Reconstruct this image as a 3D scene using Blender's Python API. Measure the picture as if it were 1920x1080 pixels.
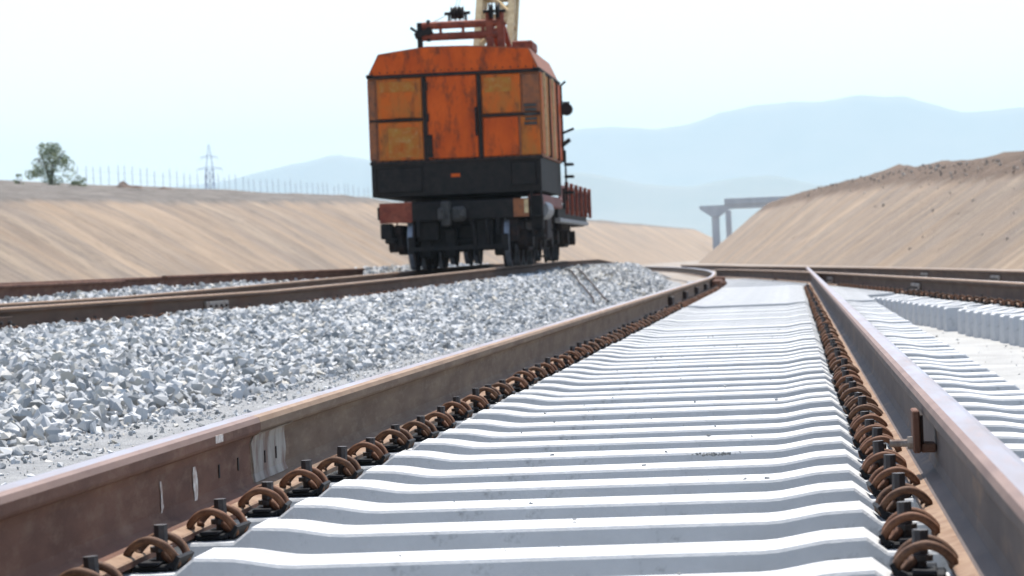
import bpy, bmesh, math, random
import numpy as np
from mathutils import Vector, Matrix, noise as mnoise

for o in list(bpy.data.objects):
    bpy.data.objects.remove(o, do_unlink=True)
S = bpy.context.scene
C = S.collection
R = math.radians
rnd = random.Random(7)

# ------------------------------------------------------------------ camera, sky, sun, exposure
cam_d = bpy.data.cameras.new('camera')
cam = bpy.data.objects.new('camera', cam_d)
C.objects.link(cam)
cam.location = (0, 0, 0.358)
cam.rotation_euler = (Matrix.Rotation(R(5.69), 3, 'Z') @ Matrix.Rotation(R(90 - 0.487), 3, 'X')
                      @ Matrix.Rotation(R(-2.3), 3, 'Z')).to_euler()
cam_d.lens = 5300 / 1920 * 36
cam_d.sensor_width = 36
cam_d.clip_start = 0.1
cam_d.clip_end = 60000
cam_d.dof.use_dof = True
cam_d.dof.focus_distance = 8.2
cam_d.dof.aperture_fstop = 11
S.camera = cam

SUN_EL, SUN_AZ = R(66), R(2)          # azimuth from +Y (along the track) towards +X
w = bpy.data.worlds.new('World')
S.world = w
w.use_nodes = True
wn = w.node_tree.nodes
wn.clear()
sky = wn.new('ShaderNodeTexSky')
sky.sky_type = 'NISHITA'
sky.sun_disc = False
sky.sun_elevation = SUN_EL
sky.sun_rotation = SUN_AZ
sky.air_density = 1.0
sky.dust_density = 1.5
sky.ozone_density = 1.0
bg = wn.new('ShaderNodeBackground')
bg.inputs[1].default_value = 0.14
wo = wn.new('ShaderNodeOutputWorld')
w.node_tree.links.new(sky.outputs[0], bg.inputs[0])
w.node_tree.links.new(bg.outputs[0], wo.inputs[0])
w.cycles.sampling_method = 'AUTOMATIC'

sd = bpy.data.lights.new('sun', 'SUN')
sd.energy = 4.2
sd.angle = R(0.5)
sd.color = (1, 0.965, 0.91)
so = bpy.data.objects.new('sun', sd)
C.objects.link(so)
sv = Vector((math.sin(SUN_AZ) * math.cos(SUN_EL), math.cos(SUN_AZ) * math.cos(SUN_EL), math.sin(SUN_EL)))
so.rotation_euler = sv.to_track_quat('Z', 'Y').to_euler()
so.location = (0, 0, 30)

S.view_settings.view_transform = 'Standard'
S.view_settings.look = 'None'
S.view_settings.gamma = 1
S.view_settings.use_curve_mapping = False
S.view_settings.exposure = 1.0
S.render.engine = 'CYCLES'
S.cycles.use_denoising = True
S.cycles.max_bounces = 8
S.cycles.volume_bounces = 2

# ------------------------------------------------------------------ materials
def mat(name, base, c2=None, scale=8, rough=0.8, metal=0.0, c3=None, scale2=40, amt2=0.5, bump=0.0, bscale=60,
        stretch=(1, 1, 1), lo=0.35, hi=0.65, lo2=0.5, hi2=0.7, detail=6, spec=None, coord='Object', bdist=0.01):
    m = bpy.data.materials.new(name)
    m.use_nodes = True
    nt = m.node_tree
    N, L = nt.nodes, nt.links
    p = N['Principled BSDF']
    p.inputs['Roughness'].default_value = rough
    p.inputs['Metallic'].default_value = metal
    if spec is not None:
        p.inputs['Specular IOR Level'].default_value = spec
    tc = N.new('ShaderNodeTexCoord')
    mp = N.new('ShaderNodeMapping')
    mp.inputs['Scale'].default_value = stretch
    L.new(tc.outputs[coord], mp.inputs[0])
    p.inputs['Base Color'].default_value = (*base, 1)
    out = None
    if c2:
        nz = N.new('ShaderNodeTexNoise')
        nz.inputs['Scale'].default_value = scale
        nz.inputs['Detail'].default_value = detail
        nz.inputs['Roughness'].default_value = 0.62
        L.new(mp.outputs[0], nz.inputs['Vector'])
        rp = N.new('ShaderNodeValToRGB')
        rp.color_ramp.elements[0].position = lo
        rp.color_ramp.elements[1].position = hi
        rp.color_ramp.elements[0].color = (*base, 1)
        rp.color_ramp.elements[1].color = (*c2, 1)
        L.new(nz.outputs['Fac'], rp.inputs[0])
        out = rp.outputs[0]
        if c3:
            n2 = N.new('ShaderNodeTexNoise')
            n2.inputs['Scale'].default_value = scale2
            n2.inputs['Detail'].default_value = 5
            n2.inputs['Roughness'].default_value = 0.7
            L.new(mp.outputs[0], n2.inputs['Vector'])
            r2 = N.new('ShaderNodeValToRGB')
            r2.color_ramp.elements[0].position = lo2
            r2.color_ramp.elements[1].position = hi2
            r2.color_ramp.elements[0].color = (0, 0, 0, 1)
            r2.color_ramp.elements[1].color = (amt2, amt2, amt2, 1)
            L.new(n2.outputs['Fac'], r2.inputs[0])
            mx = N.new('ShaderNodeMix')
            mx.data_type = 'RGBA'
            L.new(r2.outputs[0], mx.inputs[0])
            L.new(out, mx.inputs[6])
            mx.inputs[7].default_value = (*c3, 1)
            out = mx.outputs[2]
        L.new(out, p.inputs['Base Color'])
    if bump:
        nb = N.new('ShaderNodeTexNoise')
        nb.inputs['Scale'].default_value = bscale
        nb.inputs['Detail'].default_value = 5
        L.new(tc.outputs[coord], nb.inputs['Vector'])
        b = N.new('ShaderNodeBump')
        b.inputs['Strength'].default_value = bump
        b.inputs['Distance'].default_value = bdist
        L.new(nb.outputs['Fac'], b.inputs['Height'])
        L.new(b.outputs[0], p.inputs['Normal'])
    return m

M = {}
M['concrete'] = mat('sleeper_concrete', (0.40, 0.40, 0.39), (0.50, 0.50, 0.49), 4, 0.9, c3=(0.17, 0.165, 0.15), scale2=11, amt2=0.6,
                    lo2=0.585, hi2=0.70, bump=0.35, bscale=120, bdist=0.004)
M['rust'] = mat('rail_rust', (0.085, 0.038, 0.024), (0.145, 0.068, 0.042), 9, 0.8, spec=.2, c3=(0.21, 0.13, 0.085), scale2=22, amt2=0.5,
                stretch=(1, 0.35, 1), bump=0.3, bscale=150, bdist=0.002)
M['rust_tan'] = mat('rail_rust_tan', (0.10, 0.060, 0.038), (0.16, 0.108, 0.070), 7, 0.8, spec=.2, c3=(0.21, 0.155, 0.105), scale2=30, amt2=0.6,
                    stretch=(1, 0.3, 1.4), bump=0.3, bscale=150, bdist=0.002)
M['rust_dull'] = mat('rail_rust_dull', (0.062, 0.036, 0.024), (0.105, 0.066, 0.045), 6, 0.8, spec=.2, c3=(0.10, 0.040, 0.020), scale2=5, amt2=0.6,
                     stretch=(1, 0.25, 1), bump=0.3, bscale=120, bdist=0.002)
M['head'] = mat('rail_head_top', (0.27, 0.25, 0.275), (0.21, 0.155, 0.135), 10, 0.36, metal=0.5, c3=(0.30, 0.17, 0.12), scale2=45, amt2=0.5,
                stretch=(1, 0.15, 1))
M['head_tan'] = mat('rail_head_dusty', (0.40, 0.35, 0.30), (0.30, 0.24, 0.19), 10, 0.5, metal=0.3, stretch=(1, 0.15, 1))
M['foot_dust_lit'] = mat('rail_foot_dust_lit', (0.20, 0.125, 0.080), (0.27, 0.185, 0.125), 12, 0.85, spec=.2, c3=(0.13, 0.06, 0.035), scale2=20, amt2=.6)  # tan dust, lightened to paint in sun on the foot and head edges
M['edge_rust_lit'] = mat('rail_edge_rust_lit', (0.125, 0.068, 0.048), (0.185, 0.11, 0.08), 10, 0.6, spec=.4, c3=(0.10, 0.045, 0.03), scale2=24, amt2=.5, stretch=(1, .3, 1))  # unworn head-edge rust, its sunlit corner painted in as a lighter brown
M['edge_tan_lit'] = mat('rail_edge_tan_lit', (0.19, 0.118, 0.07), (0.25, 0.165, 0.105), 10, 0.7, spec=.3, c3=(0.13, 0.07, 0.04), scale2=24, amt2=.5, stretch=(1, .3, 1))  # lighter tan paints the sunlit band along the head edge
M['rust_sky_grey'] = mat('rail_rust_sky_grey', (0.070, 0.050, 0.042), (0.110, 0.078, 0.062), 8, 0.75, spec=.3, c3=(0.19, 0.115, 0.07), scale2=9, amt2=0.8, lo2=.54, hi2=.68, stretch=(1, .35, 1), bump=.3, bscale=120, bdist=.002)  # rust, greyed to paint in the sky's reflection on the shaded web
M['clip'] = mat('clip_rust', (0.10, 0.042, 0.021), (0.17, 0.078, 0.040), 60, 0.75, spec=.25, c3=(0.055, 0.025, 0.016), scale2=90, amt2=0.7)
M['clip_dark'] = mat('clip_rust_dark', (0.075, 0.036, 0.020), (0.15, 0.075, 0.04), 60, 0.75, spec=.25, c3=(0.04, 0.022, 0.016), scale2=90, amt2=0.7)
M['bolt'] = mat('bolt_dark', (0.018, 0.015, 0.015), (0.040, 0.028, 0.023), 70, 0.6)
M['plastic'] = mat('insulator_black', (0.008, 0.008, 0.009), (0.014, 0.014, 0.015), 60, 0.7, spec=.15)
M['paint_white'] = mat('chalk_white', (0.62, 0.58, 0.52), (0.35, 0.25, 0.2), 60, 0.9)
M['weld'] = mat('weld_grey', (0.20, 0.175, 0.145), (0.32, 0.29, 0.25), 16, 0.85, c3=(0.13, 0.07, 0.045), scale2=12, amt2=0.9, lo2=.46, hi2=.6, stretch=(1, 1, .4), bump=0.4, bscale=90, bdist=0.003)
M['sand'] = mat('sand_grey', (0.215, 0.215, 0.212), (0.30, 0.298, 0.29), 3, 0.95, c3=(0.13, 0.13, 0.128), scale2=55, amt2=0.8, lo2=.50, hi2=.66, bump=1.0, bscale=70, bdist=0.02, spec=.2)
M['pale_sand'] = mat('pale_sand', (0.28, 0.275, 0.26), (0.36, 0.355, 0.335), 2, 0.95, c3=(0.25, 0.245, 0.235), scale2=30, amt2=0.6, lo2=.5, hi2=.68, bump=0.8, bscale=60, bdist=0.012, spec=.2)
M['ground'] = mat('ground_sand', (0.20, 0.165, 0.13), (0.26, 0.22, 0.18), 0.6, 0.95, c3=(0.15, 0.125, 0.10), scale2=4, amt2=0.4, bump=0.6, bscale=40, bdist=0.015)
M['ballast_base'] = mat('ballast_base', (0.13, 0.132, 0.132), (0.25, 0.25, 0.245), 22, 0.95, bump=1.0, bscale=26, bdist=0.03)  # dark base colour paints the shade in the gaps between stones
M['dark'] = mat('soot_black', (0.009, 0.007, 0.006), (0.020, 0.015, 0.012), 7, 0.7, c3=(0.03, 0.022, 0.018), scale2=11, amt2=0.5, spec=.2)
M['dark_rust'] = mat('dark_rust', (0.014, 0.012, 0.012), (0.032, 0.020, 0.016), 6, 0.8, c3=(0.09, 0.038, 0.022), scale2=9, amt2=0.35, spec=.2)
M['orange'] = mat('orange_paint', (0.60, 0.098, 0.010), (0.42, 0.060, 0.008), 2.2, 0.6, c3=(0.07, 0.03, 0.016), scale2=4.2, amt2=0.95, lo2=.50, hi2=.68, stretch=(1, 1, .45), bump=0.25, bscale=6, bdist=0.02, spec=.15)
M['orange_worn'] = mat('orange_paint_worn', (0.52, 0.105, 0.012), (0.36, 0.125, 0.024), 3.0, 0.6, c3=(0.09, 0.042, 0.02), scale2=5, amt2=0.9, lo2=.49, hi2=.67, stretch=(1, 1, .45), lo=.42, hi=.62, bump=0.25, bscale=6, bdist=0.02, spec=.15)
M['ochre'] = mat('ochre_patch', (0.36, 0.17, 0.03), (0.38, 0.085, 0.01), 4, 0.65, c3=(0.42, 0.28, 0.12), scale2=9, amt2=0.5, spec=.15)
M['orange_dark'] = mat('orange_grimy', (0.19, 0.058, 0.018), (0.28, 0.085, 0.02), 5, 0.65, c3=(0.05, 0.03, 0.022), scale2=8, amt2=0.8)
M['red_beam'] = mat('red_beam', (0.19, 0.042, 0.024), (0.27, 0.075, 0.042), 6, 0.7, spec=.15, c3=(0.07, 0.03, 0.024), scale2=8, amt2=0.8)
M['red_side'] = mat('red_wagon_side', (0.16, 0.045, 0.035), (0.23, 0.08, 0.06), 4, 0.7, c3=(0.06, 0.04, 0.035), scale2=6, amt2=0.7)
M['cream'] = mat('cream_paint', (0.60, 0.46, 0.24), (0.46, 0.32, 0.15), 5, 0.6, c3=(0.22, 0.13, 0.07), scale2=9, amt2=0.6)
M['steel_grey'] = mat('steel_grey', (0.20, 0.20, 0.20), (0.30, 0.29, 0.28), 6, 0.6, metal=0.2)
M['coupler'] = mat('coupler_iron', (0.035, 0.033, 0.031), (0.075, 0.068, 0.060), 8, 0.75, spec=.2)
M['tread'] = mat('wheel_tread', (0.26, 0.27, 0.29), (0.12, 0.12, 0.13), 3, 0.5, metal=0.4)
M['pylon'] = mat('galvanised_hazed', (0.42, 0.46, 0.56), (0.34, 0.38, 0.48), 2, 0.6, metal=0.3)  # blue-grey steel, with the fading of distance haze mixed into its colour
M['post'] = mat('fence_post', (0.5, 0.5, 0.5), (0.42, 0.42, 0.42), 3, 0.9)
M['bridge'] = mat('bridge_concrete', (0.40, 0.40, 0.41), (0.50, 0.50, 0.50), 0.5, 0.9, c3=(0.30, 0.30, 0.31), scale2=2, amt2=0.5, stretch=(1, 1, .3))
M['bark'] = mat('bark', (0.10, 0.085, 0.065), (0.16, 0.13, 0.1), 8, 0.9)
M['rock'] = mat('mountain_rock', (0.12, 0.13, 0.10), (0.17, 0.16, 0.125), 0.004, 0.95)
M['dirt'] = mat('dirt_heap', (0.10, 0.065, 0.048), (0.16, 0.11, 0.08), 0.7, 0.95, c3=(0.07, 0.05, 0.04), scale2=2.2, amt2=0.6, bump=1, bscale=3, bdist=.15)

def attr_mat(name, cols, rough):
    """material that takes its own colour from a per-face 'tone' attribute (each stone / leaf is a colour of its own)"""
    m = bpy.data.materials.new(name)
    m.use_nodes = True
    N, L = m.node_tree.nodes, m.node_tree.links
    p = N['Principled BSDF']
    p.inputs['Roughness'].default_value = rough
    a = N.new('ShaderNodeAttribute')
    a.attribute_name = 'tone'
    rp = N.new('ShaderNodeValToRGB')
    els = rp.color_ramp.elements
    els[0].position, els[0].color = cols[0][0], (*cols[0][1], 1)
    els[1].position, els[1].color = cols[-1][0], (*cols[-1][1], 1)
    for pos, c in cols[1:-1]:
        e = els.new(pos)
        e.color = (*c, 1)
    L.new(a.outputs['Fac'], rp.inputs[0])
    tc = N.new('ShaderNodeTexCoord')
    nz = N.new('ShaderNodeTexNoise')
    nz.inputs['Scale'].default_value = 45
    L.new(tc.outputs['Object'], nz.inputs['Vector'])
    r2 = N.new('ShaderNodeMapRange')
    r2.inputs[3].default_value = 0.75
    r2.inputs[4].default_value = 1.25
    L.new(nz.outputs['Fac'], r2.inputs[0])
    mx = N.new('ShaderNodeMix')
    mx.data_type = 'RGBA'
    mx.blend_type = 'MULTIPLY'
    mx.inputs[0].default_value = 1
    L.new(rp.outputs[0], mx.inputs[6])
    L.new(r2.outputs[0], mx.inputs[7])
    L.new(mx.outputs[2], p.inputs['Base Color'])
    return m
M['stone'] = attr_mat('crushed_stone', [(0, (0.17, 0.175, 0.17)), (0.25, (0.31, 0.312, 0.305)), (0.7, (0.49, 0.488, 0.475)), (0.86, (0.41, 0.375, 0.31)), (1, (0.62, 0.61, 0.59))], 0.9)
M['rubble'] = attr_mat('rubble_stone', [(0, (0.15, 0.12, 0.095)), (.6, (0.26, 0.22, 0.18)), (.9, (0.36, 0.32, 0.275)), (1, (.5, .48, .44))], .95)
M['leaf'] = attr_mat('leaf', [(0, (0.11, 0.14, 0.065)), (0.6, (0.19, 0.23, 0.105)), (1, (0.26, 0.29, 0.14))], 0.7)  # greens lightened to stand in for light passing through the leaves

def bank_mat(name, fx, cr):
    """earth slope: streaks run down the fall line (x), so the noise is stretched across the slope's length (y)"""
    m = bpy.data.materials.new(name)
    m.use_nodes = True
    N, L = m.node_tree.nodes, m.node_tree.links
    p = N['Principled BSDF']
    p.inputs['Roughness'].default_value = 0.95
    p.inputs['Specular IOR Level'].default_value = 0.1
    tc = N.new('ShaderNodeTexCoord')
    def nz(sc, stretch, det=5, ro=.6):
        mp = N.new('ShaderNodeMapping')
        mp.inputs['Scale'].default_value = stretch
        L.new(tc.outputs['Object'], mp.inputs[0])
        n = N.new('ShaderNodeTexNoise')
        n.inputs['Scale'].default_value = sc
        n.inputs['Detail'].default_value = det
        n.inputs['Roughness'].default_value = ro
        L.new(mp.outputs[0], n.inputs['Vector'])
        return n.outputs['Fac']
    def ramp(f, els):
        r = N.new('ShaderNodeValToRGB')
        e = r.color_ramp.elements
        e[0].position, e[0].color = els[0][0], (*els[0][1], 1)
        e[1].position, e[1].color = els[-1][0], (*els[-1][1], 1)
        for q, c in els[1:-1]:
            k = e.new(q)
            k.color = (*c, 1)
        L.new(f, r.inputs[0])
        return r.outputs[0]
    def mix(f, a, b):
        x = N.new('ShaderNodeMix')
        x.data_type = 'RGBA'
        L.new(f, x.inputs[0])
        L.new(a, x.inputs[6])
        L.new(b, x.inputs[7])
        return x.outputs[2]
    tan = ramp(nz(0.5, (fx, 1, fx), 8, .7), [(0.3, (0.23, 0.168, 0.120)), (0.52, (0.34, 0.256, 0.182)), (0.72, (0.43, 0.33, 0.24))])
    grey = ramp(nz(0.8, (fx * 1.8, 1, fx * 1.8), 8, .75), [(0.3, (0.195, 0.156, 0.123)), (0.7, (0.29, 0.237, 0.192))])
    f1 = ramp(nz(0.13, (fx * 2.0, 1, fx * 2.0), 7, .72), [(0.42, (0, 0, 0)), (0.58, (1, 1, 1))])
    col = mix(f1, tan, grey)
    pale = N.new('ShaderNodeRGB')
    pale.outputs[0].default_value = (0.44, 0.34, 0.24, 1)
    col = mix(ramp(nz(0.13, (fx * 1.7, 1, fx * 1.7), 10, .74), [(0.55, (0, 0, 0)), (0.68, (.75, .75, .75))]), col, pale.outputs[0])
    dk = N.new('ShaderNodeRGB')
    dk.outputs[0].default_value = (0.10, 0.08, 0.062, 1)
    col = mix(ramp(nz(1.6, (.45, 1, .45), 7, .75), [(0.52, (0, 0, 0)), (0.72, (.5, .5, .5))]), col, dk.outputs[0])
    at = N.new('ShaderNodeAttribute')
    at.attribute_name = 'crest'
    ad = N.new('ShaderNodeMath')
    ad.operation = 'ADD'
    L.new(at.outputs['Fac'], ad.inputs[0])
    L.new(nz(.35, (.6, 1, .6), 7, .7), ad.inputs[1])
    crc = ramp(nz(1.1, (.7, 1, .7), 7, .75), [(.3, tuple(.55 * q for q in cr)), (.5, cr), (.7, tuple(1.45 * q for q in cr))])
    col = mix(ramp(ad.outputs[0], [(.66, (0, 0, 0)), (1.4, (1, 1, 1))]), col, crc)
    L.new(col, p.inputs['Base Color'])
    b = N.new('ShaderNodeBump')
    b.inputs['Strength'].default_value = 1.0
    b.inputs['Distance'].default_value = 0.35
    L.new(nz(1.6, (.35, 1, .35), 8, .75), b.inputs['Height'])
    L.new(b.outputs[0], p.inputs['Normal'])
    return m
M['bank'] = bank_mat('earth_bank', 0.19, (0.175, 0.155, 0.135))
M['bank_right'] = bank_mat('earth_bank_right', 0.17, (0.15, 0.108, 0.08))

# ------------------------------------------------------------------ helpers
class MB:
    def __init__(s):
        s.v, s.f, s.m = [], [], []
    def add(s, v, f, mi=0):
        n = len(s.v)
        s.v += [tuple(p) for p in v]
        s.f += [tuple(i + n for i in q) for q in f]
        s.m += [mi] * len(f)
        return s
    def box(s, a, b, mi=0, bev=0.0):
        (x0, y0, z0), (x1, y1, z1) = a, b
        if bev <= 0:
            v = [(x, y, z) for z in (z0, z1) for y in (y0, y1) for x in (x0, x1)]
            return s.add(v, [(0, 2, 3, 1), (4, 5, 7, 6), (0, 1, 5, 4), (2, 6, 7, 3), (0, 4, 6, 2), (1, 3, 7, 5)], mi)
        bm = bmesh.new()
        bmesh.ops.create_cube(bm, size=1)
        for q in bm.verts:
            q.co = Vector(((x0 + x1) / 2 + q.co.x * (x1 - x0), (y0 + y1) / 2 + q.co.y * (y1 - y0), (z0 + z1) / 2 + q.co.z * (z1 - z0)))
        bmesh.ops.bevel(bm, geom=bm.edges[:], offset=bev, segments=1, affect='EDGES')
        s.bm(bm, mi)
        return s
    def bm(s, bm, mi=0):
        bm.verts.index_update()
        s.add([q.co[:] for q in bm.verts], [[q.index for q in f.verts] for f in bm.faces], mi)
        bm.free()
    def tube(s, pts, r, n=6, mi=0, cap=True):
        pts = [Vector(p) for p in pts]
        rs = r if isinstance(r, (list, tuple)) else [r] * len(pts)
        rings = []
        t0 = (pts[1] - pts[0]).normalized()
        up = Vector((0, 0, 1)) if abs(t0.z) < 0.9 else Vector((1, 0, 0))
        nrm = t0.cross(up).normalized()
        for i, p in enumerate(pts):
            t = (pts[min(i + 1, len(pts) - 1)] - pts[max(i - 1, 0)]).normalized()
            nrm = (nrm - t * nrm.dot(t)).normalized()
            bi = t.cross(nrm)
            rings.append([p + (nrm * math.cos(2 * math.pi * k / n) + bi * math.sin(2 * math.pi * k / n)) * rs[i] for k in range(n)])
        v = [q for g in rings for q in g]
        f = [(i * n + k, i * n + (k + 1) % n, (i + 1) * n + (k + 1) % n, (i + 1) * n + k) for i in range(len(pts) - 1) for k in range(n)]
        if cap:
            f += [tuple(range(n - 1, -1, -1)), tuple((len(pts) - 1) * n + k for k in range(n))]
        return s.add(v, f, mi)
    def cyl(s, c, axis, r, h, n=12, mi=0, r2=None):
        a = Vector(axis).normalized()
        c = Vector(c)
        return s.tube([c - a * h / 2, c + a * h / 2], [r, r if r2 is None else r2], n, mi)
    def bar(s, a, b, w=0.05, h=None, mi=0):
        """square bar from a to b"""
        h = h or w
        a, b = Vector(a), Vector(b)
        t = (b - a).normalized()
        up = Vector((0, 0, 1)) if abs(t.z) < 0.95 else Vector((0, 1, 0))
        n = t.cross(up).normalized() * w / 2
        u = n.cross(t).normalized() * h / 2
        v = [a - n - u, a + n - u, a + n + u, a - n + u, b - n - u, b + n - u, b + n + u, b - n + u]
        return s.add(v, [(3, 2, 1, 0), (4, 5, 6, 7), (0, 1, 5, 4), (1, 2, 6, 5), (2, 3, 7, 6), (3, 0, 4, 7)], mi)
    def mesh(s, name, mats, smooth=False):
        me = bpy.data.meshes.new(name)
        me.from_pydata(s.v, [], s.f)
        for q in (mats if isinstance(mats, (list, tuple)) else [mats]):
            me.materials.append(q)
        me.polygons.foreach_set('material_index', s.m)
        if smooth:
            me.polygons.foreach_set('use_smooth', [True] * len(s.f))
        bm = bmesh.new()
        bm.from_mesh(me)
        bmesh.ops.recalc_face_normals(bm, faces=bm.faces[:])
        bm.to_mesh(me)
        bm.free()
        me.update()
        return me
    def build(s, name, mats, parent=None, smooth=False, loc=None):
        return link(name, s.mesh(name, mats, smooth), parent, loc)

def link(name, me, parent=None, loc=None):
    o = bpy.data.objects.new(name, me)
    C.objects.link(o)
    if parent:
        o.parent = parent
    if loc:
        o.location = loc
    return o

def tag(o, label, cat, group=None):
    o['label'] = label
    o['category'] = cat
    if group:
        o['group'] = group
    return o

def thing(name, label, cat, loc=(0, 0, 0), rz=0, group=None):
    o = bpy.data.objects.new(name, None)
    o.empty_display_size = 0.1
    C.objects.link(o)
    o.location = loc
    o.rotation_euler = (0, 0, rz)
    return tag(o, label, cat, group)

def struct(o, kind='structure'):
    o['kind'] = kind
    return o

def interp(pts, y):
    return float(np.interp(y, [p[0] for p in pts], [p[1] for p in pts]))

def smooth_path(pts, step):
    """resample (y -> x) control points with a smoothed curve"""
    ys = np.array([p[1] for p in pts], float)
    xs = np.array([p[0] for p in pts], float)
    yy = np.arange(ys[0], ys[-1] + 1e-6, step)
    xx = np.interp(yy, ys, xs)
    k = max(3, int(9 / step) | 1)
    pad = k // 2
    d0, d1 = xx[1] - xx[0], xx[-1] - xx[-2]
    ext = np.concatenate([xx[0] + d0 * np.arange(-pad, 0), xx, xx[-1] + d1 * np.arange(1, pad + 1)])
    return yy, np.convolve(ext, np.ones(k) / k, 'valid')

# ------------------------------------------------------------------ terrain
GZ = -0.43                                        # formation level under the sleepers
def nz(x, y, z=0.0):
    return mnoise.noise(Vector((x, y, z)))

def grid_obj(name, P, mats, smooth=True):
    """P: array [rows][cols][3]"""
    r, c, _ = P.shape
    v = P.reshape(-1, 3).tolist()
    f = [(i * c + j, i * c + j + 1, (i + 1) * c + j + 1, (i + 1) * c + j) for i in range(r - 1) for j in range(c - 1)]
    me = bpy.data.meshes.new(name)
    me.from_pydata(v, [], f)
    me.materials.append(mats)
    if smooth:
        me.polygons.foreach_set('use_smooth', [True] * len(f))
    me.update()
    return link(name, me)

g = grid_obj('ground', np.array([[(x, y, GZ) for x in (-6900, -300, -40, 0, 40, 300, 6900)] for y in (-250, -10, 20, 60, 200, 1500, 12900)], float), M['ground'])
struct(g)
struct(grid_obj('sand_strip', np.array([[(x, y, GZ + .018 + .012 * mnoise.noise(Vector((x, y, 3)))) for x in np.linspace(-2.2, 3.2, 19)] for y in np.arange(1, 64, .5)]), M['pale_sand']))

EYE = 0.358
# left bank: top edge (x, height above eye) along y; 1:1.6 slope
def left_sec(y):
    xt = interp([(20, -31), (110, -30.7), (200, -29.8), (450, -31.7), (700, -24), (800, -22), (900, -19)], y)
    h = interp([(20, 2.6), (60, 3.0), (110, 3.62), (200, 5.15), (450, 6.55), (700, 7.1), (800, 5.2), (900, 2.6)], y)
    return xt, h + EYE
def plateau_z(x, y):
    xt, zt = left_sec(y)
    return zt + 0.085 * max(0, min(xt - x, 90)) - 0.02 * max(0, xt - x - 90)
ys = np.concatenate([np.arange(20, 260, 0.8), np.arange(260, 500, 3), np.arange(500, 901, 10)])
rows = []
for y in ys:
    xt, zt = left_sec(y)
    row = []
    for x in (-500, -250, -160, -120, -95, -75, -62, -52, -44, -38, -34.5, -32.6):
        row.append((x, y, plateau_z(x, y) + 0.25 * nz(x * .2, y * .2, 3) + .12 * nz(x * .7, y * .7)))
    n = 12
    xf = xt + 1.6 * (zt - GZ) + 0.5
    for k in range(n + 1):
        t = k / n
        x = xt + (xf - xt) * t
        z = zt + (GZ - 0.15 - zt) * t
        roundoff = 0.25 * math.exp(-(t * 7) ** 2)
        d = 0.16 * nz(x * .1, y * .5, 1) + 0.10 * nz(x * .25, y * 1.3, 5) + 0.05 * nz(x * 1.2, y * 2.2, 9)
        row.append((x, y, z - roundoff + d * min(1, 4 * t + .5)))
    rows.append(row)
lb = struct(grid_obj('earth_bank', np.array(rows), M['bank']))
def crest_attr(o, vals, n_rows):
    a_ = o.data.attributes.new('crest', 'FLOAT', 'POINT')
    a_.data.foreach_set('value', list(vals) * n_rows)
crest_attr(lb, [1] * 12 + [max(0, .5 - .4 * k) for k in range(13)], len(rows))

def right_sec(y):
    xf = 13.3 - 0.074 * min(y, 326) + .16 * max(0, y - 326)
    h = interp([(20, 1.4), (75, 2.6), (100, 3.3), (131, 3.95), (150, 4.4), (185, 5.3), (225, 5.85), (269, 6.05), (300, 6.1), (326, 5.9), (437, 5.2), (700, 4.5)], y)
    zt = h + EYE
    return xf, xf + interp([(180, 1.48), (269, 1.25), (326, 1.2)], y) * (zt - GZ), zt
ys = np.concatenate([np.arange(15, 300, 0.8), np.arange(300, 700, 4)])
rows = []
for y in ys:
    xf, xt, zt = right_sec(y)
    row = []
    n = 12
    for k in range(n + 1):
        t = k / n
        x = xf - .4 + (xt - xf + .4) * t
        z = GZ - 0.15 + (zt - GZ + 0.15) * t
        d = 0.14 * nz(x * .1, y * .5, 21) + 0.09 * nz(x * .25, y * 1.3, 25) + 0.05 * nz(x * 1.2, y * 2.2, 29)
        row.append((x, y, z - .2 * math.exp(-((1 - t) * 7) ** 2) + d * min(1, 4 * t)))
    for e in (0.8, 1.8, 3, 4.5, 6.5, 9, 13, 20, 45, 120, 400):
        # spoil heaps lie along the top of the slope
        heap = max(0, nz(e * .25, y * .055, 41) + .28) * 1.45 * math.exp(-((e - 4.5) / 3.0) ** 2) * interp([(100, 1), (235, .8), (260, 0.1), (400, .05)], y)
        heap *= 1 + .6 * nz(e * .8, y * .25, 43) + .35 * nz(e * 1.5, y * .7, 44)
        row.append((xt + e, y, zt - .02 * min(e, 40) + max(0, heap) + .1 * nz(e * .9, y * .7, 47)))
    rows.append(row)
rb = struct(grid_obj('earth_bank', np.array(rows), M['bank_right']))
crest_attr(rb, [max(0, 1 - .3 * (12 - k)) for k in range(13)] + [1] * 11, len(rows))

# mountains, real distance and depth
def mountain(name, ridge, y0, depth, seed):
    xs = [p[0] for p in ridge]
    zs = [p[1] for p in ridge]
    X = np.linspace(xs[0], xs[-1], 220)
    prof = [(-1, 0), (-.75, .13), (-.5, .38), (-.3, .6), (-.15, .8), (-.06, .94), (0, 1), (.08, .9), (.3, .6), (1, 0)]
    rows = []
    for t, hfac in prof:
        row = []
        for x in X:
            h = float(np.interp(x, xs, zs))
            amp = 1 - abs(2 * hfac - 1) * .7
            n = nz(x * .0035, t * 2.2, seed) * .11 + nz(x * .011, t * 4, seed) * .045
            nr = .010 * nz(x * .012, 0, seed) + .006 * nz(x * .04, 0, seed)
            z = h * (hfac * (1 + nr) + (n * amp if 0 < hfac < 1 else 0))
            row.append((x, y0 + t * depth + 60 * nz(x * .004, t, seed + 3), GZ - 1 * 0 + max(-.2, z)))
        rows.append(row)
    return struct(grid_obj(name, np.array(rows), M['rock']))
mountain('mountain', [(-4600, 60), (-2600, 260), (-1500, 430), (-1000, 490), (-864, 510), (-676, 522), (-511, 501), (-365, 518), (-260, 555), (-113, 580), (11, 583), (136, 580), (261, 597), (448, 584), (550, 555),
                     (673, 513), (798, 516), (923, 523), (1400, 500), (2400, 330), (4200, 40)], 11000, 1500, 3)
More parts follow.
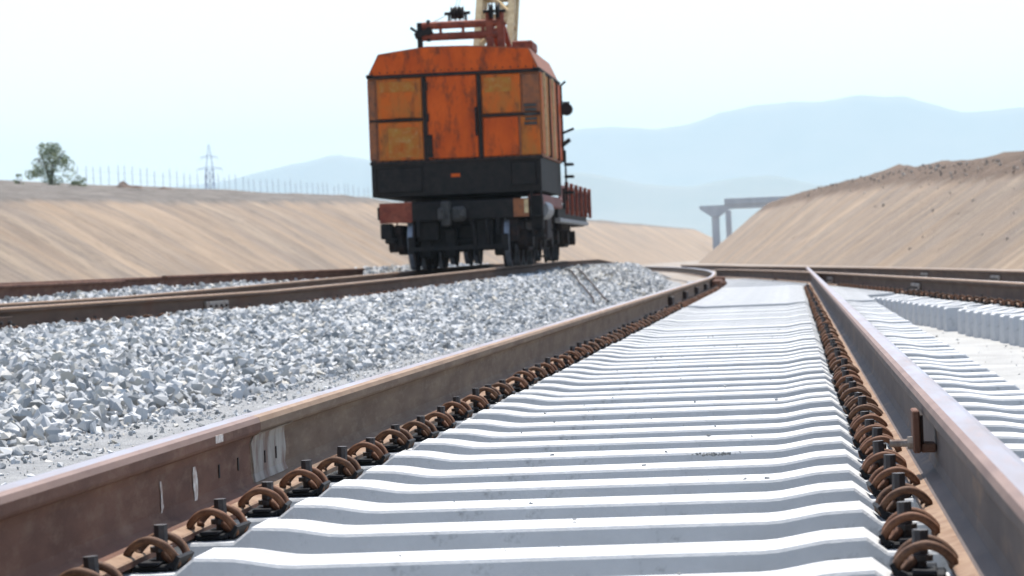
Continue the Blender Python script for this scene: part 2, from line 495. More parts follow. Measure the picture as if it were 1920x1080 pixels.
mountain('hill', [(-4800, 250), (-2791, 350), (-2320, 322), (-2037, 330), (-1885, 357), (-1733, 389), (-1580, 412), (-1487, 392), (-1200, 300), (-900, 180), (-500, 40)], 9900, 900, 8)
mountain('hill', [(-2600, 20), (-1500, 160), (-800, 205), (-554, 223), (-475, 216), (-370, 186), (-239, 174), (-132, 192), (-39, 195), (26, 176), (200, 130), (700, 120), (1800, 20)], 7000, 900, 13)

# air
hz = MB().box((-6950, -280, GZ - 1.2), (6950, 12950, 640)).build('haze', [])
hm = bpy.data.materials.new('haze_air')
hm.use_nodes = True
hn = hm.node_tree.nodes
hn.clear()
pv = hn.new('ShaderNodeVolumePrincipled')
pv.inputs['Color'].default_value = (0.55, 0.70, 0.775, 1)
pv.inputs['Density'].default_value = 1.4e-4
pv.inputs['Anisotropy'].default_value = 0.0
ho = hn.new('ShaderNodeOutputMaterial')
hm.node_tree.links.new(pv.outputs[0], ho.inputs['Volume'])
hz.data.materials.clear()
hz.data.materials.append(hm)
hz['kind'] = 'stuff'

# ------------------------------------------------------------------ track geometry (rail head top centre lines)
GA = 0.819
XC = -0.503                                       # centre line of the foreground track
xL, xR = XC - GA, XC + GA
P_left = [(xL, 1.5), (xL, 46), (-1.6, 58), (-2.1, 70), (-3.0, 85), (-4.3, 102), (-6.5, 125)]
P_ra = [(3.62, 0), (2.0, 24.5), (0.66, 44.5), (-.28, 56), (-1.3, 66.5), (-1.98, 71.5)]
P_rb = [(5.22, 0), (3.6, 24.5), (2.26, 44.5), (1.32, 56), (.4, 66), (-.5, 76), (-1.4, 85), (-2.7, 102), (-4.9, 125)]
P_right = [(xR, 1.5), (xR, 63.5)]
P_lt = [(-6.9, 4), (-6.05, 22), (-5.58, 30), (-5.28, 36), (-4.95, 49), (-4.83, 60), (-5.0, 75), (-5.6, 95), (-6.6, 125)]   # right rail of the crane's track
def zl(y):
    return interp([(0, .16), (30, .16), (49, .295), (60, .36), (72, .38), (100, .08), (125, 0)], y)
def x_on(P, y):
    return interp([(p[1], p[0]) for p in P], y)

RP = [(0, 0), (.019, -.0006), (.033, -.0045), (.0375, -.015), (.0375, -.031), (.034, -.037), (.0125, -.046), (.0095, -.060), (.009, -.095), (.0095, -.128), (.015, -.146),
      (.045, -.160), (.072, -.1665), (.075, -.1695), (.075, -.18)]
RP = [(q, z * 1.11 + .02) for q, z in RP]
PROF = RP + [(-s, z) for s, z in reversed(RP[1:])]
TOPSEG = {0, len(PROF) - 1}
LEFTTOP = {0, len(PROF) - 1, len(PROF) - 2, len(PROF) - 3}
FOOTSEG = {1, 2, len(PROF) - 2, len(PROF) - 3, 11, 12, len(PROF) - 12, len(PROF) - 13}

def sweep_rail(name, P, label, m_side, m_top, zf=None, y0=None, y1=None, step=1.0, group=None, edge='foot_dust_lit', top=None):
    top = top or TOPSEG
    yy, xx = smooth_path(P, step)
    if y0 is not None:
        k = (yy >= y0 - 1e-6)
        yy, xx = yy[k], xx[k]
    if y1 is not None:
        k = (yy <= y1 + 1e-6)
        yy, xx = yy[k], xx[k]
    n = len(PROF)
    v, f, mi = [], [], []
    for i in range(len(yy)):
        a, b = max(0, i - 1), min(len(yy) - 1, i + 1)
        t = Vector((xx[b] - xx[a], yy[b] - yy[a])).normalized()
        nx, ny = t.y, -t.x
        z0 = zf(yy[i]) if zf else 0
        for s, z in PROF:
            v.append((xx[i] + nx * s, yy[i] + ny * s, z0 + z))
    for i in range(len(yy) - 1):
        for k in range(n):
            f.append((i * n + k, i * n + (k + 1) % n, (i + 1) * n + (k + 1) % n, (i + 1) * n + k))
            mi.append(1 if k in top else 3 if k in FOOTSEG and 5 < k < len(PROF) - 6 else 2 if k in FOOTSEG else 0)
    f += [tuple(range(n)), tuple((len(yy) - 1) * n + k for k in range(n - 1, -1, -1))]
    mi += [0, 0]
    mb = MB()
    mb.v, mb.f, mb.m = v, f, mi
    o = mb.build(name, [m_side, m_top, M[edge], M['foot_dust_lit']])
    tag(o, label, 'rail', group)
    return o
def x_sm(P, y, _c={}):
    k = id(P)
    if k not in _c:
        _c[k] = smooth_path(P, .5)
    return float(np.interp(y, _c[k][0], _c[k][1]))

WELD_Y = 6.68
rail_near = sweep_rail('rail', [(xL, 1.5), (xL, WELD_Y)], 'reddish brown near end of the left foreground rail, up to the grey weld', M['rust'], M['head'], step=(WELD_Y - 1.5) / 8, edge='edge_rust_lit', top=LEFTTOP)
rail_left = sweep_rail('rail', [(p if p[1] > 2 else (xL, WELD_Y + .002)) for p in P_left], 'tan rusty left foreground rail running from the grey weld to the turnout', M['rust_tan'], M['head'], edge='edge_tan_lit', top=LEFTTOP)
rail_right = sweep_rail('rail', P_right, 'right foreground rail with pale top and a clamp on its inner side', M['rust_sky_grey'], M['head'], edge='edge_rust_lit', top={0, 1, len(PROF) - 1})
rail_ra = sweep_rail('rail', P_ra, 'nearer rail of the branch track slanting in from the right edge', M['rust_dull'], M['head_tan'])
rail_rb = sweep_rail('rail', P_rb, 'farther rail of the branch track at the foot of the right earth bank', M['rust_dull'], M['head_tan'])
rail_lt = sweep_rail('rail', P_lt, 'nearer rail under the orange crane, standing along the crushed stone', M['rust_dull'], M['head_tan'], zf=zl)
P_lt2 = [(p[0] - 2 * GA, p[1]) for p in P_lt]
rail_lt2 = sweep_rail('rail', P_lt2, 'farther rail under the orange crane', M['rust_dull'], M['head_tan'], zf=zl)

# parts on the rails
def web_plate(parent, name, x, side, y0, y1, z0, z1, m, th=0.004, off=0.0095, n=1):
    """thin plate proud of the web on the given side"""
    a, b = sorted((x + side * off, x + side * (off + th)))
    return MB().box((a, y0, z0), (b, y1, z1)).build(name, m, parent)
# weld collar: same profile, 3 mm proud, over the web and the under-head
def collar(parent, x, y0, y1):
    mb = MB()
    pr = [(s * 1.0 + (.0035 if s > 0 else -.0035), z + (0.0035 if z > -.05 else -.0035) * 0) for s, z in PROF[5:11]]
    for sgn in (1,):
        v = []
        jag = [0, .012, -.01, .008, .016, 0]
        for q, yy in enumerate((y0, y1)):
            for k, (s, z) in enumerate(pr):
                v.append((x + s, yy + (jag[k] if q == 0 else -jag[-k - 1]), z))
        n = len(pr)
        mb.add(v, [(k, k + 1, n + k + 1, n + k) for k in range(n - 1)])
        v2 = [(px - .004, py, pz) for px, py, pz in v]
        mb.add(v2, [(k, k + 1, n + k + 1, n + k) for k in range(n - 1)])
        mb.add(v + v2, [(k, k + 1, 2 * n + k + 1, 2 * n + k) for k in range(n - 1)] + [(n + k, n + k + 1, 3 * n + k + 1, 3 * n + k) for k in range(n - 1)])
    return mb.build('weld_collar', M['weld'], parent)
collar(rail_left, xL, WELD_Y + .01, 7.13)
for yy in (6.84, 6.99):
    web_plate(rail_left, 'weld_slot', xL, 1, yy, yy + .012, -.105, -.075, M['dark_rust'], th=.002, off=.0128)
for yy, z0, z1, dy in ((6.02, -.140, -.055, .060), (5.70, -.125, -.06, .030)):
    ck = MB()
    zz_ = np.linspace(z0, z1, 7)
    va, vb = [], []
    for j_, z_ in enumerate(zz_):
        w0, w1 = rnd.uniform(0, .3) * dy, dy * rnd.uniform(.65, 1.0) * (.55 if j_ in (0, 6) else 1)
        va.append((xL + .0113, yy + w0, z_))
        vb.append((xL + .0113, yy + w1, z_))
    ck.add(va + vb, [(j_, 7 + j_, 8 + j_, j_ + 1) for j_ in range(6)])
    ck.build('chalk_mark', M['paint_white'], rail_near)
MB().box((xL + .0372, 6.15, -.013), (xL + .0385, 6.23, .004)).build('chalk_mark', M['paint_white'], rail_near)
for yy in (6.30, 6.52):
    web_plate(rail_near, 'bolt_hole_shade', xL, 1, yy, yy + .012, -.10, -.07, M['dark'], th=.002)  # dark plates paint the shade inside the rail-end bolt holes
# spacer blocks towards the turnout on the left rail
for yy in (29.5, 33.5, 37.5, 41.5):
    MB().box((xL + .010, yy, -.15), (xL + .06, yy + .45, -.05), bev=.01).build('spacer_block', M['dark_rust'], rail_left)
    MB().box((xL + .010, yy + .55, -.135), (xL + .045, yy + .8, -.06), bev=.01).build('spacer_block', M['weld'], rail_left)
hb = MB()
hb.box((xL + .02, 45.2, -.17), (xL + .17, 47.3, -.03), bev=.02)
hb.box((xL - .06, 46.6, -.12), (xL + .20, 47.0, .012), bev=.02)
for q in (45.5, 46.1, 46.9):
    hb.cyl((xL + .19, q, -.10), (1, 0, 0), .03, .06, 8)
hb.build('heel_block', M['rust'], rail_left)
# fishplate joints
def fishplate(parent, P, y, zf, side, m=None):
    x = x_sm(P, y)
    z = zf(y) if zf else 0
    a = Vector((x_sm(P, y + .4) - x_sm(P, y - .4), .8, 0)).normalized()
    ang = math.atan2(-a.x, a.y)
    mb = MB()
    mb.box((side * .012 if side > 0 else -.04, -.42, -.145), (.04 if side > 0 else -.012, .42, -.05), bev=.006)
    o = mb.build('fishplate', m or M['weld'], parent)
    o.location = (x, y, z)
    o.rotation_euler = (0, 0, ang)
    for q in (-.3, -.1, .1, .3):
        b = MB().cyl((side * .05, q, -.098), (1, 0, 0), .017, .03, 6).build('bolt', M['bolt'], o)
    return o
fishplate(rail_lt, P_lt, 27.6, zl, 1)
fishplate(rail_lt, P_lt, 21.0, zl, 1, M['rust_dull'])
fishplate(rail_ra, P_ra, 33.0, None, -1)
fishplate(rail_ra, P_ra, 45.0, None, -1)
fishplate(rail_rb, P_rb, 38.0, None, -1)
fishplate(rail_rb, P_rb, 46.0, None, -1)

# spare rusty rails lying beyond the crane's track
for i, (x0, y0, x1, y1, zz) in enumerate([(-9.3, 23.5, -8.85, 36.8, 0.335), (-8.6, 38.2, -7.65, 50, 0.37), (-10.0, 27, -9.0, 50, 0.36)]):
    mb = MB()
    L_ = math.hypot(x1 - x0, y1 - y0)
    n = len(PROF)
    for e in (0, L_):
        mb.v += [(s, e, z + .18) for s, z in PROF]
    mb.f = [(k, (k + 1) % n, n + (k + 1) % n, n + k) for k in range(n)] + [tuple(range(n)), tuple(range(2 * n - 1, n - 1, -1))]
    mb.m = [0] * len(mb.f)
    o = mb.build('rail', M['rust'], loc=(x0, y0, zz - .18))
    o.rotation_euler = (0, 0, math.atan2(-(x1 - x0), y1 - y0))
    tag(o, ['loose rusty rail lying beyond the crane track, nearest to the left edge', 'loose dark red rail lying just behind the crane track, ending near the crane',
            'loose rusty rail lying farthest out, along the foot of the left bank'][i], 'rail', 'loose rails beside the crane track')

# clamp on the right rail
cl = thing('rail_clamp', 'rusty plate clamp with a pale bolt fixed to the inner web of the right rail', 'clamp', (xR, 6.42, -.012))
pl = MB()
pl.box((-.062, -.012, -.092), (-.046, .11, .004), bev=.003)
pl.box((-.046, .0, -.092), (-.011, .09, -.072), bev=.003)
pl.build('plate', M['rust'], cl)
MB().box((-.0455, -.004, -.071), (-.0385, .10, -.006), bev=.002).build('jaw', M['dark_rust'], cl)
bt = MB()
bt.cyl((-.088, .02, -.070), (1, 0, 0), .009, .052, 10)
bt.cyl((-.068, .02, -.070), (1, 0, 0), .016, .013, 6)
bt.build('bolt', M['weld'], cl)

# ------------------------------------------------------------------ sleepers and fastenings
ZS = -0.19
def sleeper_mesh(name, left, right, seats, top=-0.180, hump=-.161):
    """loft along x from left to right end; seats: rail centre positions (recessed)"""
    st = []
    def zt(x):
        d = min(abs(x - s) for s in seats)
        if d < .162:
            return ZS
        if d < .20:
            return ZS + (hump - ZS) * (d - .162) / .038
        if d < .25:
            return hump - .002 * (d - .2) / .05
        if d < .39:
            t = (d - .25) / .14
            return hump - .002 + (top - hump + .002) * (3 * t * t - 2 * t ** 3)
        return top
    xs = {left, right, left + .02, right - .02}
    for s in seats:
        for d in (.10, .161, .163, .182, .20, .225, .25, .275, .30, .33, .36, .39):
            for sg in (-1, 1):
                x = s + sg * d
                if left + .02 < x < right - .02:
                    xs.add(round(x, 4))
    for x in np.arange(left + .3, right, .5):
        if min(abs(x - s) for s in seats) > .5:
            xs.add(float(x))
    xs = sorted(xs)
    mb = MB()
    n = 6
    for x in xs:
        z = zt(x)
        if x in (left, right):
            z -= .015
        ht, hb_ = .100, .15
        mb.v += [(x, -hb_, GZ + .005), (x, -ht, z - .006), (x, -ht + .005, z), (x, ht - .005, z), (x, ht, z - .006), (x, hb_, GZ + .005)]
    for i in range(len(xs) - 1):
        for k in range(n):
            mb.f.append((i * n + k, i * n + (k + 1) % n, (i + 1) * n + (k + 1) % n, (i + 1) * n + k))
    mb.f += [tuple(range(n)), tuple((len(xs) - 1) * n + k for k in range(n - 1, -1, -1))]
    mb.m = [0] * len(mb.f)
    return mb.mesh(name, M['concrete'])

def catmull(pts, per=5):
    pts = [Vector(p) for p in pts]
    P = [pts[0] * 2 - pts[1]] + pts + [pts[-1] * 2 - pts[-2]]
    out = []
    for i in range(1, len(P) - 2):
        for k in range(per):
            t = k / per
            a, b, c, d = P[i - 1:i + 3]
            out.append(.5 * ((2 * b) + (c - a) * t + (2 * a - 5 * b + 4 * c - d) * t * t + (3 * b - a - 3 * c + d) * t ** 3))
    out.append(P[-2])
    return out
# clip: local x = away from the rail (0 at the foot edge), y along the rail, z up from the rail seat
def clip_mesh(per, n):
    mb = MB()
    for sg in (-1, 1):
        pts = [(.060, 0, .034), (.058, sg * .018, .030), (.070, sg * .022, .018), (.084, sg * .030, .013), (.083, sg * .041, .028), (.066, sg * .047, .049),
               (.038, sg * .049, .060), (.012, sg * .046, .053), (-.008, sg * .040, .034), (-.008, sg * .032, .024)]
        mb.tube(catmull(pts, per), .0082, n)
    return mb.mesh('rail_clip', M['clip'], smooth=True)
clip_hi, clip_lo = clip_mesh(4, 7), clip_mesh(2, 5)
clip_hi_dark, clip_lo_dark = clip_hi.copy(), clip_lo.copy()
for q in (clip_hi_dark, clip_lo_dark):
    q.materials[0] = M['clip_dark']
bm_ = MB()
bm_.cyl((.046, 0, .071), (0, 0, 1), .0135, .040, 8)
bm_.cyl((.046, 0, .045), (0, 0, 1), .0215, .010, 12)
bm_.cyl((.046, 0, .022), (0, 0, 1), .011, .050, 8)
bolt_me = bm_.mesh('bolt', M['bolt'])
gp = MB()
gp.box((.003, -.055, .001), (.074, .055, .013), bev=.003)
gp.box((.018, -.068, .013), (.058, .068, .019), bev=.002)
hv = [(.066, .013), (.084, .002), (.096, .026), (.090, .030), (.081, .018)]
gp.add([(x, -.052, z) for x, z in hv] + [(x, .052, z) for x, z in hv], [(0, 1, 2, 3, 4), (9, 8, 7, 6, 5)] + [(k, 5 + k, 5 + (k + 1) % 5, (k + 1) % 5) for k in range(5)])
bl_ = MB()
bl_.cyl((.046, 0, .036), (0, 0, 1), .0135, .030, 8)
bl_.cyl((.046, 0, .024), (0, 0, 1), .0205, .010, 10)
bolt_low_me = bl_.mesh('bolt', M['bolt'])
plate_me = gp.mesh('guide_plate', M['plastic'])

def fasten(parent, rail_x, side, hi, zoff=0.0, detail=True, low=False):
    """side +1: clip on the +x side of the rail foot"""
    dk_ = rnd.random() < .4
    c = link('rail_clip', (clip_hi_dark if dk_ else clip_hi) if hi else (clip_lo_dark if dk_ else clip_lo), parent, (rail_x + side * (.075 + rnd.uniform(-.003, .004)), rnd.uniform(-.008, .008), ZS + zoff))
    c.rotation_euler = (0, rnd.uniform(-.06, .06), rnd.uniform(-.09, .09) + (math.pi if side < 0 else 0))
    bo = link('bolt', bolt_low_me if low else bolt_me, c)
    if not low:
        bo.location.z = -rnd.uniform(.006, .018) if rnd.random() < .8 else 0
    if detail:
        link('guide_plate', plate_me, c)
    return c

me_main = sleeper_mesh('concrete_sleeper', -1.35, 1.35, [-GA, GA])
SP = 0.525
ALIKE_MAIN = 'grey concrete sleeper bridging the two foreground rails, ribbed row in mid picture'
y = 2.62
i = 0
sl = []
while y < 29.0:
    o = link('concrete_sleeper', me_main, None, (XC + rnd.uniform(-.004, .004), y + rnd.uniform(-.008, .008), rnd.uniform(-.003, .003)))
    o.rotation_euler = (0, rnd.uniform(-.002, .002), rnd.uniform(-.006, .006))
    lab = ALIKE_MAIN
    tag(o, lab, 'sleeper', 'sleepers of the foreground track')
    hi = y < 16
    fasten(o, -GA, 1, hi)
    fasten(o, GA, -1, hi)
    if y < 20:
        fasten(o, GA, 1, False, -.012, detail=False, low=True)
    sl.append(o)
    y += SP
first = [o for o in sl if o.location.y > 4.3]
NEARL = ['frontmost concrete sleeper, cut off by the bottom edge of the picture', 'second concrete sleeper from the bottom edge between the foreground rails',
         'third concrete sleeper from the bottom edge between the foreground rails', 'fourth concrete sleeper from the bottom edge between the foreground rails',
         'fifth concrete sleeper from the bottom edge between the foreground rails', 'sixth concrete sleeper from the bottom edge between the foreground rails']
for o, l in zip(first, NEARL):
    o['label'] = l
for o in [o for o in sl if o.location.y < 4.25]:
    for ch in o.children_recursive:
        bpy.data.objects.remove(ch, do_unlink=True)
    bpy.data.objects.remove(o, do_unlink=True)
    sl.remove(o)
sl[-1]['label'] = 'last ordinary sleeper of the foreground track, before the step up to the long bearers'

# long turnout bearers, slightly proud of the ordinary sleepers
def bearer_mesh(x0, x1, seats):
    return sleeper_mesh('turnout_bearer', x0, x1, seats, top=-.172, hump=-.160)
y = 30.25
i = 0
while y < 62:
    xa, xb = x_sm(P_ra, y), x_sm(P_rb, y)
    l_ = x_sm(P_left, y)
    short = y < 33.4
    seats = [l_, xR] if short else [l_, xa, xb] + ([xR] if abs(xa - xR) > .25 else [])
    me = bearer_mesh(l_ - .55, xR + .55 if short else xb + .55, seats)
    o = link('turnout_bearer', me, None, (0, y, 0))
    if short:
        tag(o, 'thick concrete bearer just beyond the step in the foreground sleepers', 'sleeper', 'thick bearers before the turnout')
    else:
        tag(o, 'long concrete bearer carrying both tracks at the turnout', 'sleeper', 'long bearers under the turnout')
    if short:
        fasten(o, l_, 1, False, detail=False)
        fasten(o, xR, -1, False, detail=False)
    elif y < 56:
        fasten(o, l_, 1, False, detail=False)
        if abs(xa - xR) > .45:
            fasten(o, xR, -1, False, detail=False)
            fasten(o, xa, -1, False, detail=False)
        fasten(o, xb, -1, False, detail=False)
    y += SP if y < 46 else 1.086
    i += 1

# branch track sleepers
ang_ra = math.atan2(1.62, 24.5)
me_br = me_main
y = 13.0
while y < 33.3:
    xa = x_sm(P_ra, y)
    o = link('concrete_sleeper', me_br, None, (xa + GA * math.cos(ang_ra), y + GA * math.sin(ang_ra), -0.012 + rnd.uniform(-.004, .004)))
    o.rotation_euler = (0, 0, ang_ra + rnd.uniform(-.006, .006))
    tag(o, 'grey concrete sleeper of the branch track at right, its end face towards the foreground track', 'sleeper', 'sleepers of the branch track')
    fasten(o, -GA, -1, False, .012)
    fasten(o, GA, -1, False, .012)
    if 25.2 < y < 25.75:
        o.location.x += .11
        o['label'] = 'branch track sleeper set back, leaving a gap in the row of end faces'
        for c in o.children:
            c.location.x -= .11
    y += SP

# crane track sleepers, nearly buried in the stone
y = 17.0
while y < 50:
    xa = x_sm(P_lt, y)
    zz = zl(y)
    o = link('concrete_sleeper', me_main, None, (xa - GA, y, zz))
    tag(o, 'concrete sleeper of the crane track, nearly buried in crushed stone', 'sleeper', 'sleepers of the crane track')
    if y < 48:
        fasten(o, GA, 1, False, 0, detail=False)
    y += SP

# ------------------------------------------------------------------ stone bank between the tracks
def foot_x(y):
    return interp([(0, -3.3), (11, -3.05), (23, -2.8), (33, -2.75), (45, -2.7), (60, -2.75), (80, -3.5), (100, -5.0)], y)
def bank_z(x, y):
    xr = x_sm(P_lt, y)
    top = zl(y) - .188
    xf = foot_x(y)
    xc = xr + .9
    if x > xf:
        z = -.32 - .08 * min(1, x - xf)
    elif x > xc:
        t = (xf - x) / max(.2, xf - xc)
        z = -.32 + (top + .32) * (t ** .85)
    elif x > xr - 2.5:
        z = top
    elif x > xr - 4.6:
        z = top + .17 * math.sin(min(1, (xr - 2.5 - x) / .8) * math.pi / 2)
    else:
        z = max(GZ - .1, top + .17 - (xr - 4.6 - x) / 1.5)
    return z + .03 * nz(x * 1.3, y * 1.3, 60)
ys = np.arange(4, 110, .35)
cols = np.linspace(0, 1, 54)
P = []
for y in ys:
    a, b = x_sm(P_lt, y) - 6.0, foot_x(y) + .35
    P.append([(a + (b - a) * t, y, bank_z(a + (b - a) * t, y) - .03) for t in cols])
bank = struct(grid_obj('stone_bank', np.array(P), M['ballast_base']))
# sandy shoulder
P = []
for y in np.arange(2, 110, .4):
    xf = foot_x(y)
    xe = x_sm(P_left, y) - .62
    r_ = []
    for t in np.linspace(0, 1, 12):
        x = xf - .5 + (xe - xf + .5) * t
        z = -.305 + .018 * nz(x * 2, y * 1.2, 70) + .02 * nz(x * .7, y * .5, 71)
        if t > .9:
            z -= 1.3 * (t - .9)
        r_.append((x, y, z))
    P.append(r_)
struct(grid_obj('sand_shoulder', np.array(P), M['sand']))

# stone shapes
shapes = []
rs = np.random.RandomState(11)
for k in range(14):
    bm = bmesh.new()
    pts = rs.uniform(-1, 1, (9, 3))
    pts = pts / np.maximum(np.linalg.norm(pts, axis=1, keepdims=True), .55) * rs.uniform(.85, 1.05, (9, 1))
    pts *= (1.0, rs.uniform(.6, .95), rs.uniform(.42, .85))
    for p in pts:
        bm.verts.new(p)
    r_ = bmesh.ops.convex_hull(bm, input=bm.verts[:])
    bmesh.ops.delete(bm, geom=[q for q in bm.verts if not q.link_faces], context='VERTS')
    bm.verts.index_update()
    shapes.append((np.array([q.co[:] for q in bm.verts]), [[q.index for q in f.verts] for f in bm.faces]))
    bm.free()

def rand_rot(rs):
    q = rs.normal(size=4)
    q /= np.linalg.norm(q)
    w_, x, y, z = q
    return np.array([[1 - 2 * (y * y + z * z), 2 * (x * y - z * w_), 2 * (x * z + y * w_)], [2 * (x * y + z * w_), 1 - 2 * (x * x + z * z), 2 * (y * z - x * w_)],
                     [2 * (x * z - y * w_), 2 * (y * z + x * w_), 1 - 2 * (x * x + y * y)]])

def stones_mesh(name, items):
    V, F, T = [], [], []
    off = 0
    for (px, py, pz, r, k, tone) in items:
        v, f = shapes[k]
        vv = (v * r) @ rand_rot(rs).T + (px, py, pz)
        V.append(vv)
        F += [[i + off for i in q] for q in f]
        T += [tone] * len(f)
        off += len(v)
    me = bpy.data.meshes.new(name)
    me.from_pydata(np.concatenate(V).tolist(), [], F)
    a = me.attributes.new('tone', 'FLOAT', 'FACE')
    a.data.foreach_set('value', T)
    me.materials.append(M['stone'])
    me.update()
    return me

items = []
def scatter(y0, y1, dens, rmin, rmax):
    y = y0
    dy = .5
    while y < y1:
        xr = x_sm(P_lt, y)
        a, b = xr - 4.3, foot_x(y) + .06
        n = int(dens * dy * (b - a))
        for _ in range(n):
            x = rs.uniform(a, b)
            yy = y + rs.uniform(0, dy)
            xr_ = x_sm(P_lt, yy)
            if abs(x - xr_) < .12 or abs(x - xr_ + 2 * GA) < .12:
                continue
            if x < xr_ and rs.rand() < .55:
                continue
            r = rmin + (rmax - rmin) * rs.rand() ** 1.6
            if b - x < .25:
                if rs.rand() < .4:
                    continue
                r *= .85
            items.append((x, yy, bank_z(x, yy) + r * rs.uniform(-.25, .55), r, rs.randint(14), min(1, max(0, rs.normal(.5, .27)))))
        y += dy
scatter(9.0, 20, 450, .030, .066)
scatter(20, 33, 400, .031, .064)
scatter(33, 48, 280, .034, .065)
scatter(48, 75, 110, .05, .09)
# the nearest big ones are objects of their own
vis = [k for k, it in enumerate(items) if it[1] < 15.5 and it[0] > x_sm(P_lt, it[1]) + .3 and it[0] * 5300 / it[1] > -1490]
vis.sort(key=lambda k: -items[k][3] / items[k][1] - (.002 if items[k][2] - bank_z(items[k][0], items[k][1]) > 0.2 * items[k][3] else 0))
pick = set(vis[:290])
stone_me = []
for k in range(14):
    v, f = shapes[k]
    for tone in (.12, .32, .5, .68, .9):
        me = bpy.data.meshes.new('stone')
        me.from_pydata(v.tolist(), [], f)
        a = me.attributes.new('tone', 'FLOAT', 'FACE')
        a.data.foreach_set('value', [tone] * len(f))
        me.materials.append(M['stone'])
        stone_me.append(me)
for k in sorted(pick):
    px, py, pz, r, sh, tone = items[k]
    o = link('stone', stone_me[sh * 5 + min(4, int(tone * 5))], bank, (px, py, pz + .012))
    o.scale = (r, r, r)
    o.rotation_euler = (rs.uniform(0, 6.28), rs.uniform(0, 6.28), rs.uniform(0, 6.28))
o = link('crushed_stone', stones_mesh('crushed_stone', [it for k, it in enumerate(items) if k not in pick]), bank)
o['kind'] = 'stuff'
rub = []
for _ in range(1100):
    y = rs.uniform(115, 262)
    xf, xt, zt = right_sec(y)
    e = rs.normal(.5, 1.0)
    zz = zt - .25 if e > 0 else zt + e / 1.6 - .05
    rub.append((xt + e, y, zz + .06, .04 + .13 * rs.rand() ** 3, rs.randint(14), rs.uniform(0, .9)))
for _ in range(160):
    y = rs.uniform(60, 260)
    xf, xt, zt = right_sec(y)
    t = rs.rand()
    rub.append((xf + (xt - xf) * t, y, GZ + (zt - GZ) * t + .05, .04 + .14 * rs.rand() ** 3, rs.randint(14), rs.uniform(0, .9)))
rub.append((right_sec(185)[0] + 1.6, 185, .62, .34, 3, 1.0))
rub_me = stones_mesh('rubble', rub)
rub_me.materials[0] = M['rubble']
struct(link('rubble', rub_me), 'stuff')
# grit on the sandy shoulder and among the sleepers
items2 = []
for _ in range(5200):
    y = 5 + 33 * rs.rand() ** 1.3
    x = rs.uniform(foot_x(y) - .05, -1.95)
    if rs.rand() < .55:
        x = foot_x(y) + abs(rs.normal(0, .22))
    if x > -1.98:
        continue
    items2.append((x, y, -.305 + .018 * nz(x * 2, y * 1.2, 70) + .02 * nz(x * .7, y * .5, 71) + .003, .005 + .017 * rs.rand() ** 2.5, rs.randint(14), rs.rand()))
for _ in range(260):
    y = 9 + 22 * rs.rand()
    x = rs.uniform(.85, 2.1)
    if x > x_sm(P_ra, y) - .6:
        continue
    items2.append((x, y, GZ + .019, .006 + .015 * rs.rand() ** 2, rs.randint(14), rs.rand()))
struct(link('grit', stones_mesh('grit', items2)), 'stuff')
# crumbs of dirt on the sleepers
items3 = []
for o in sl:
    for _ in range(3):
        if o.location.y < 20:
            x = rs.uniform(-.45, .45)
            items3.append((XC + x, o.location.y + rs.uniform(-.09, .09), -.178, .003 + .008 * rs.rand() ** 2, rs.randint(14), rs.uniform(0, .3)))
for _ in range(40):
    items3.append((XC + .28 + rs.normal(0, .03), 7.65 + rs.normal(0, .02), -.177, .003 + .004 * rs.rand(), rs.randint(14), 0.0))
struct(link('grit', stones_mesh('grit', items3)), 'stuff')

# two rusty bars lying on the stones
for i, (a, b) in enumerate([((-4.35, 54.0), (-2.88, 40.6)), ((-4.05, 53.2), (-2.75, 41.8))]):
    pts = [(a[0] + (b[0] - a[0]) * t, a[1] + (b[1] - a[1]) * t, bank_z(a[0] + (b[0] - a[0]) * t, a[1] + (b[1] - a[1]) * t) + .075 + .03 * math.sin(3 * t + i)) for t in np.linspace(0, 1, 9)]
    pts.append((b[0] + .04, b[1] - .5, -.24))
    tag(MB().tube(catmull(pts, 3), .015, 6).build('steel_bar', M['dark_rust']), ['upper of two thin rusty bars lying on the stone bank near the crane', 'lower of two thin rusty bars lying on the stone bank near the crane'][i],
        'steel bar', 'rusty bars on the stone bank')

# ------------------------------------------------------------------ the orange crane
CY = 49.0
CX = -4.95 - GA
CZ = .315
crane = thing('rail_crane', 'rusty orange rail crane seen from behind on the left track, its cab above black bogies', 'rail crane', (CX, CY, CZ))
HW = 1.51
LEN = 4.3
# house shell: cross section with chamfered eaves and a shallow ridge
def sec(hw, z0):
    return [(-hw, z0), (hw, z0), (hw, 3.42), (hw - .17, 3.80), (.25, 3.885), (-.45, 3.90), (-hw + .20, 3.80), (-hw, 3.42)]
mb = MB()
a = [(x, .03, z) for x, z in sec(HW, 1.9)]
b = [(x, LEN, z) for x, z in sec(HW, 1.9)]
n = len(a)
mb.add(a + b, [(k, (k + 1) % n, n + (k + 1) % n, n + k) for k in range(n)] + [tuple(range(n - 1, -1, -1)), tuple(range(n, 2 * n))])
house = mb.build('cab_body', M['orange_dark'], crane)
def fpanel(name, x0, x1, z0, z1, m, th=.03, y=.03, parent=crane, bev=.012):
    return MB().box((x0, y - th, z0), (x1, y - .001, z1), bev=bev).build(name, m, parent)
fpanel('panel', -1.35, -.565, 2.66, 3.36, M['orange_worn'])
fpanel('panel', -1.35, -.565, 1.93, 2.60, M['orange_worn'])
fpanel('patch', -1.18, -.64, 1.98, 2.50, M['ochre'], th=.005, y=0, bev=.002)
fpanel('patch', -1.30, -.68, 3.12, 3.30, M['ochre'], th=.005, y=0, bev=.002)
fpanel('patch', .54, 1.02, 3.05, 3.30, M['ochre'], th=.005, y=0, bev=.002)
door = fpanel('door', -.47, .40, 1.93, 3.37, M['orange'], th=.04)
MB().box((.36, -.05, 2.30), (.40, -.011, 2.80), bev=.004).build('handle', M['dark'], door)
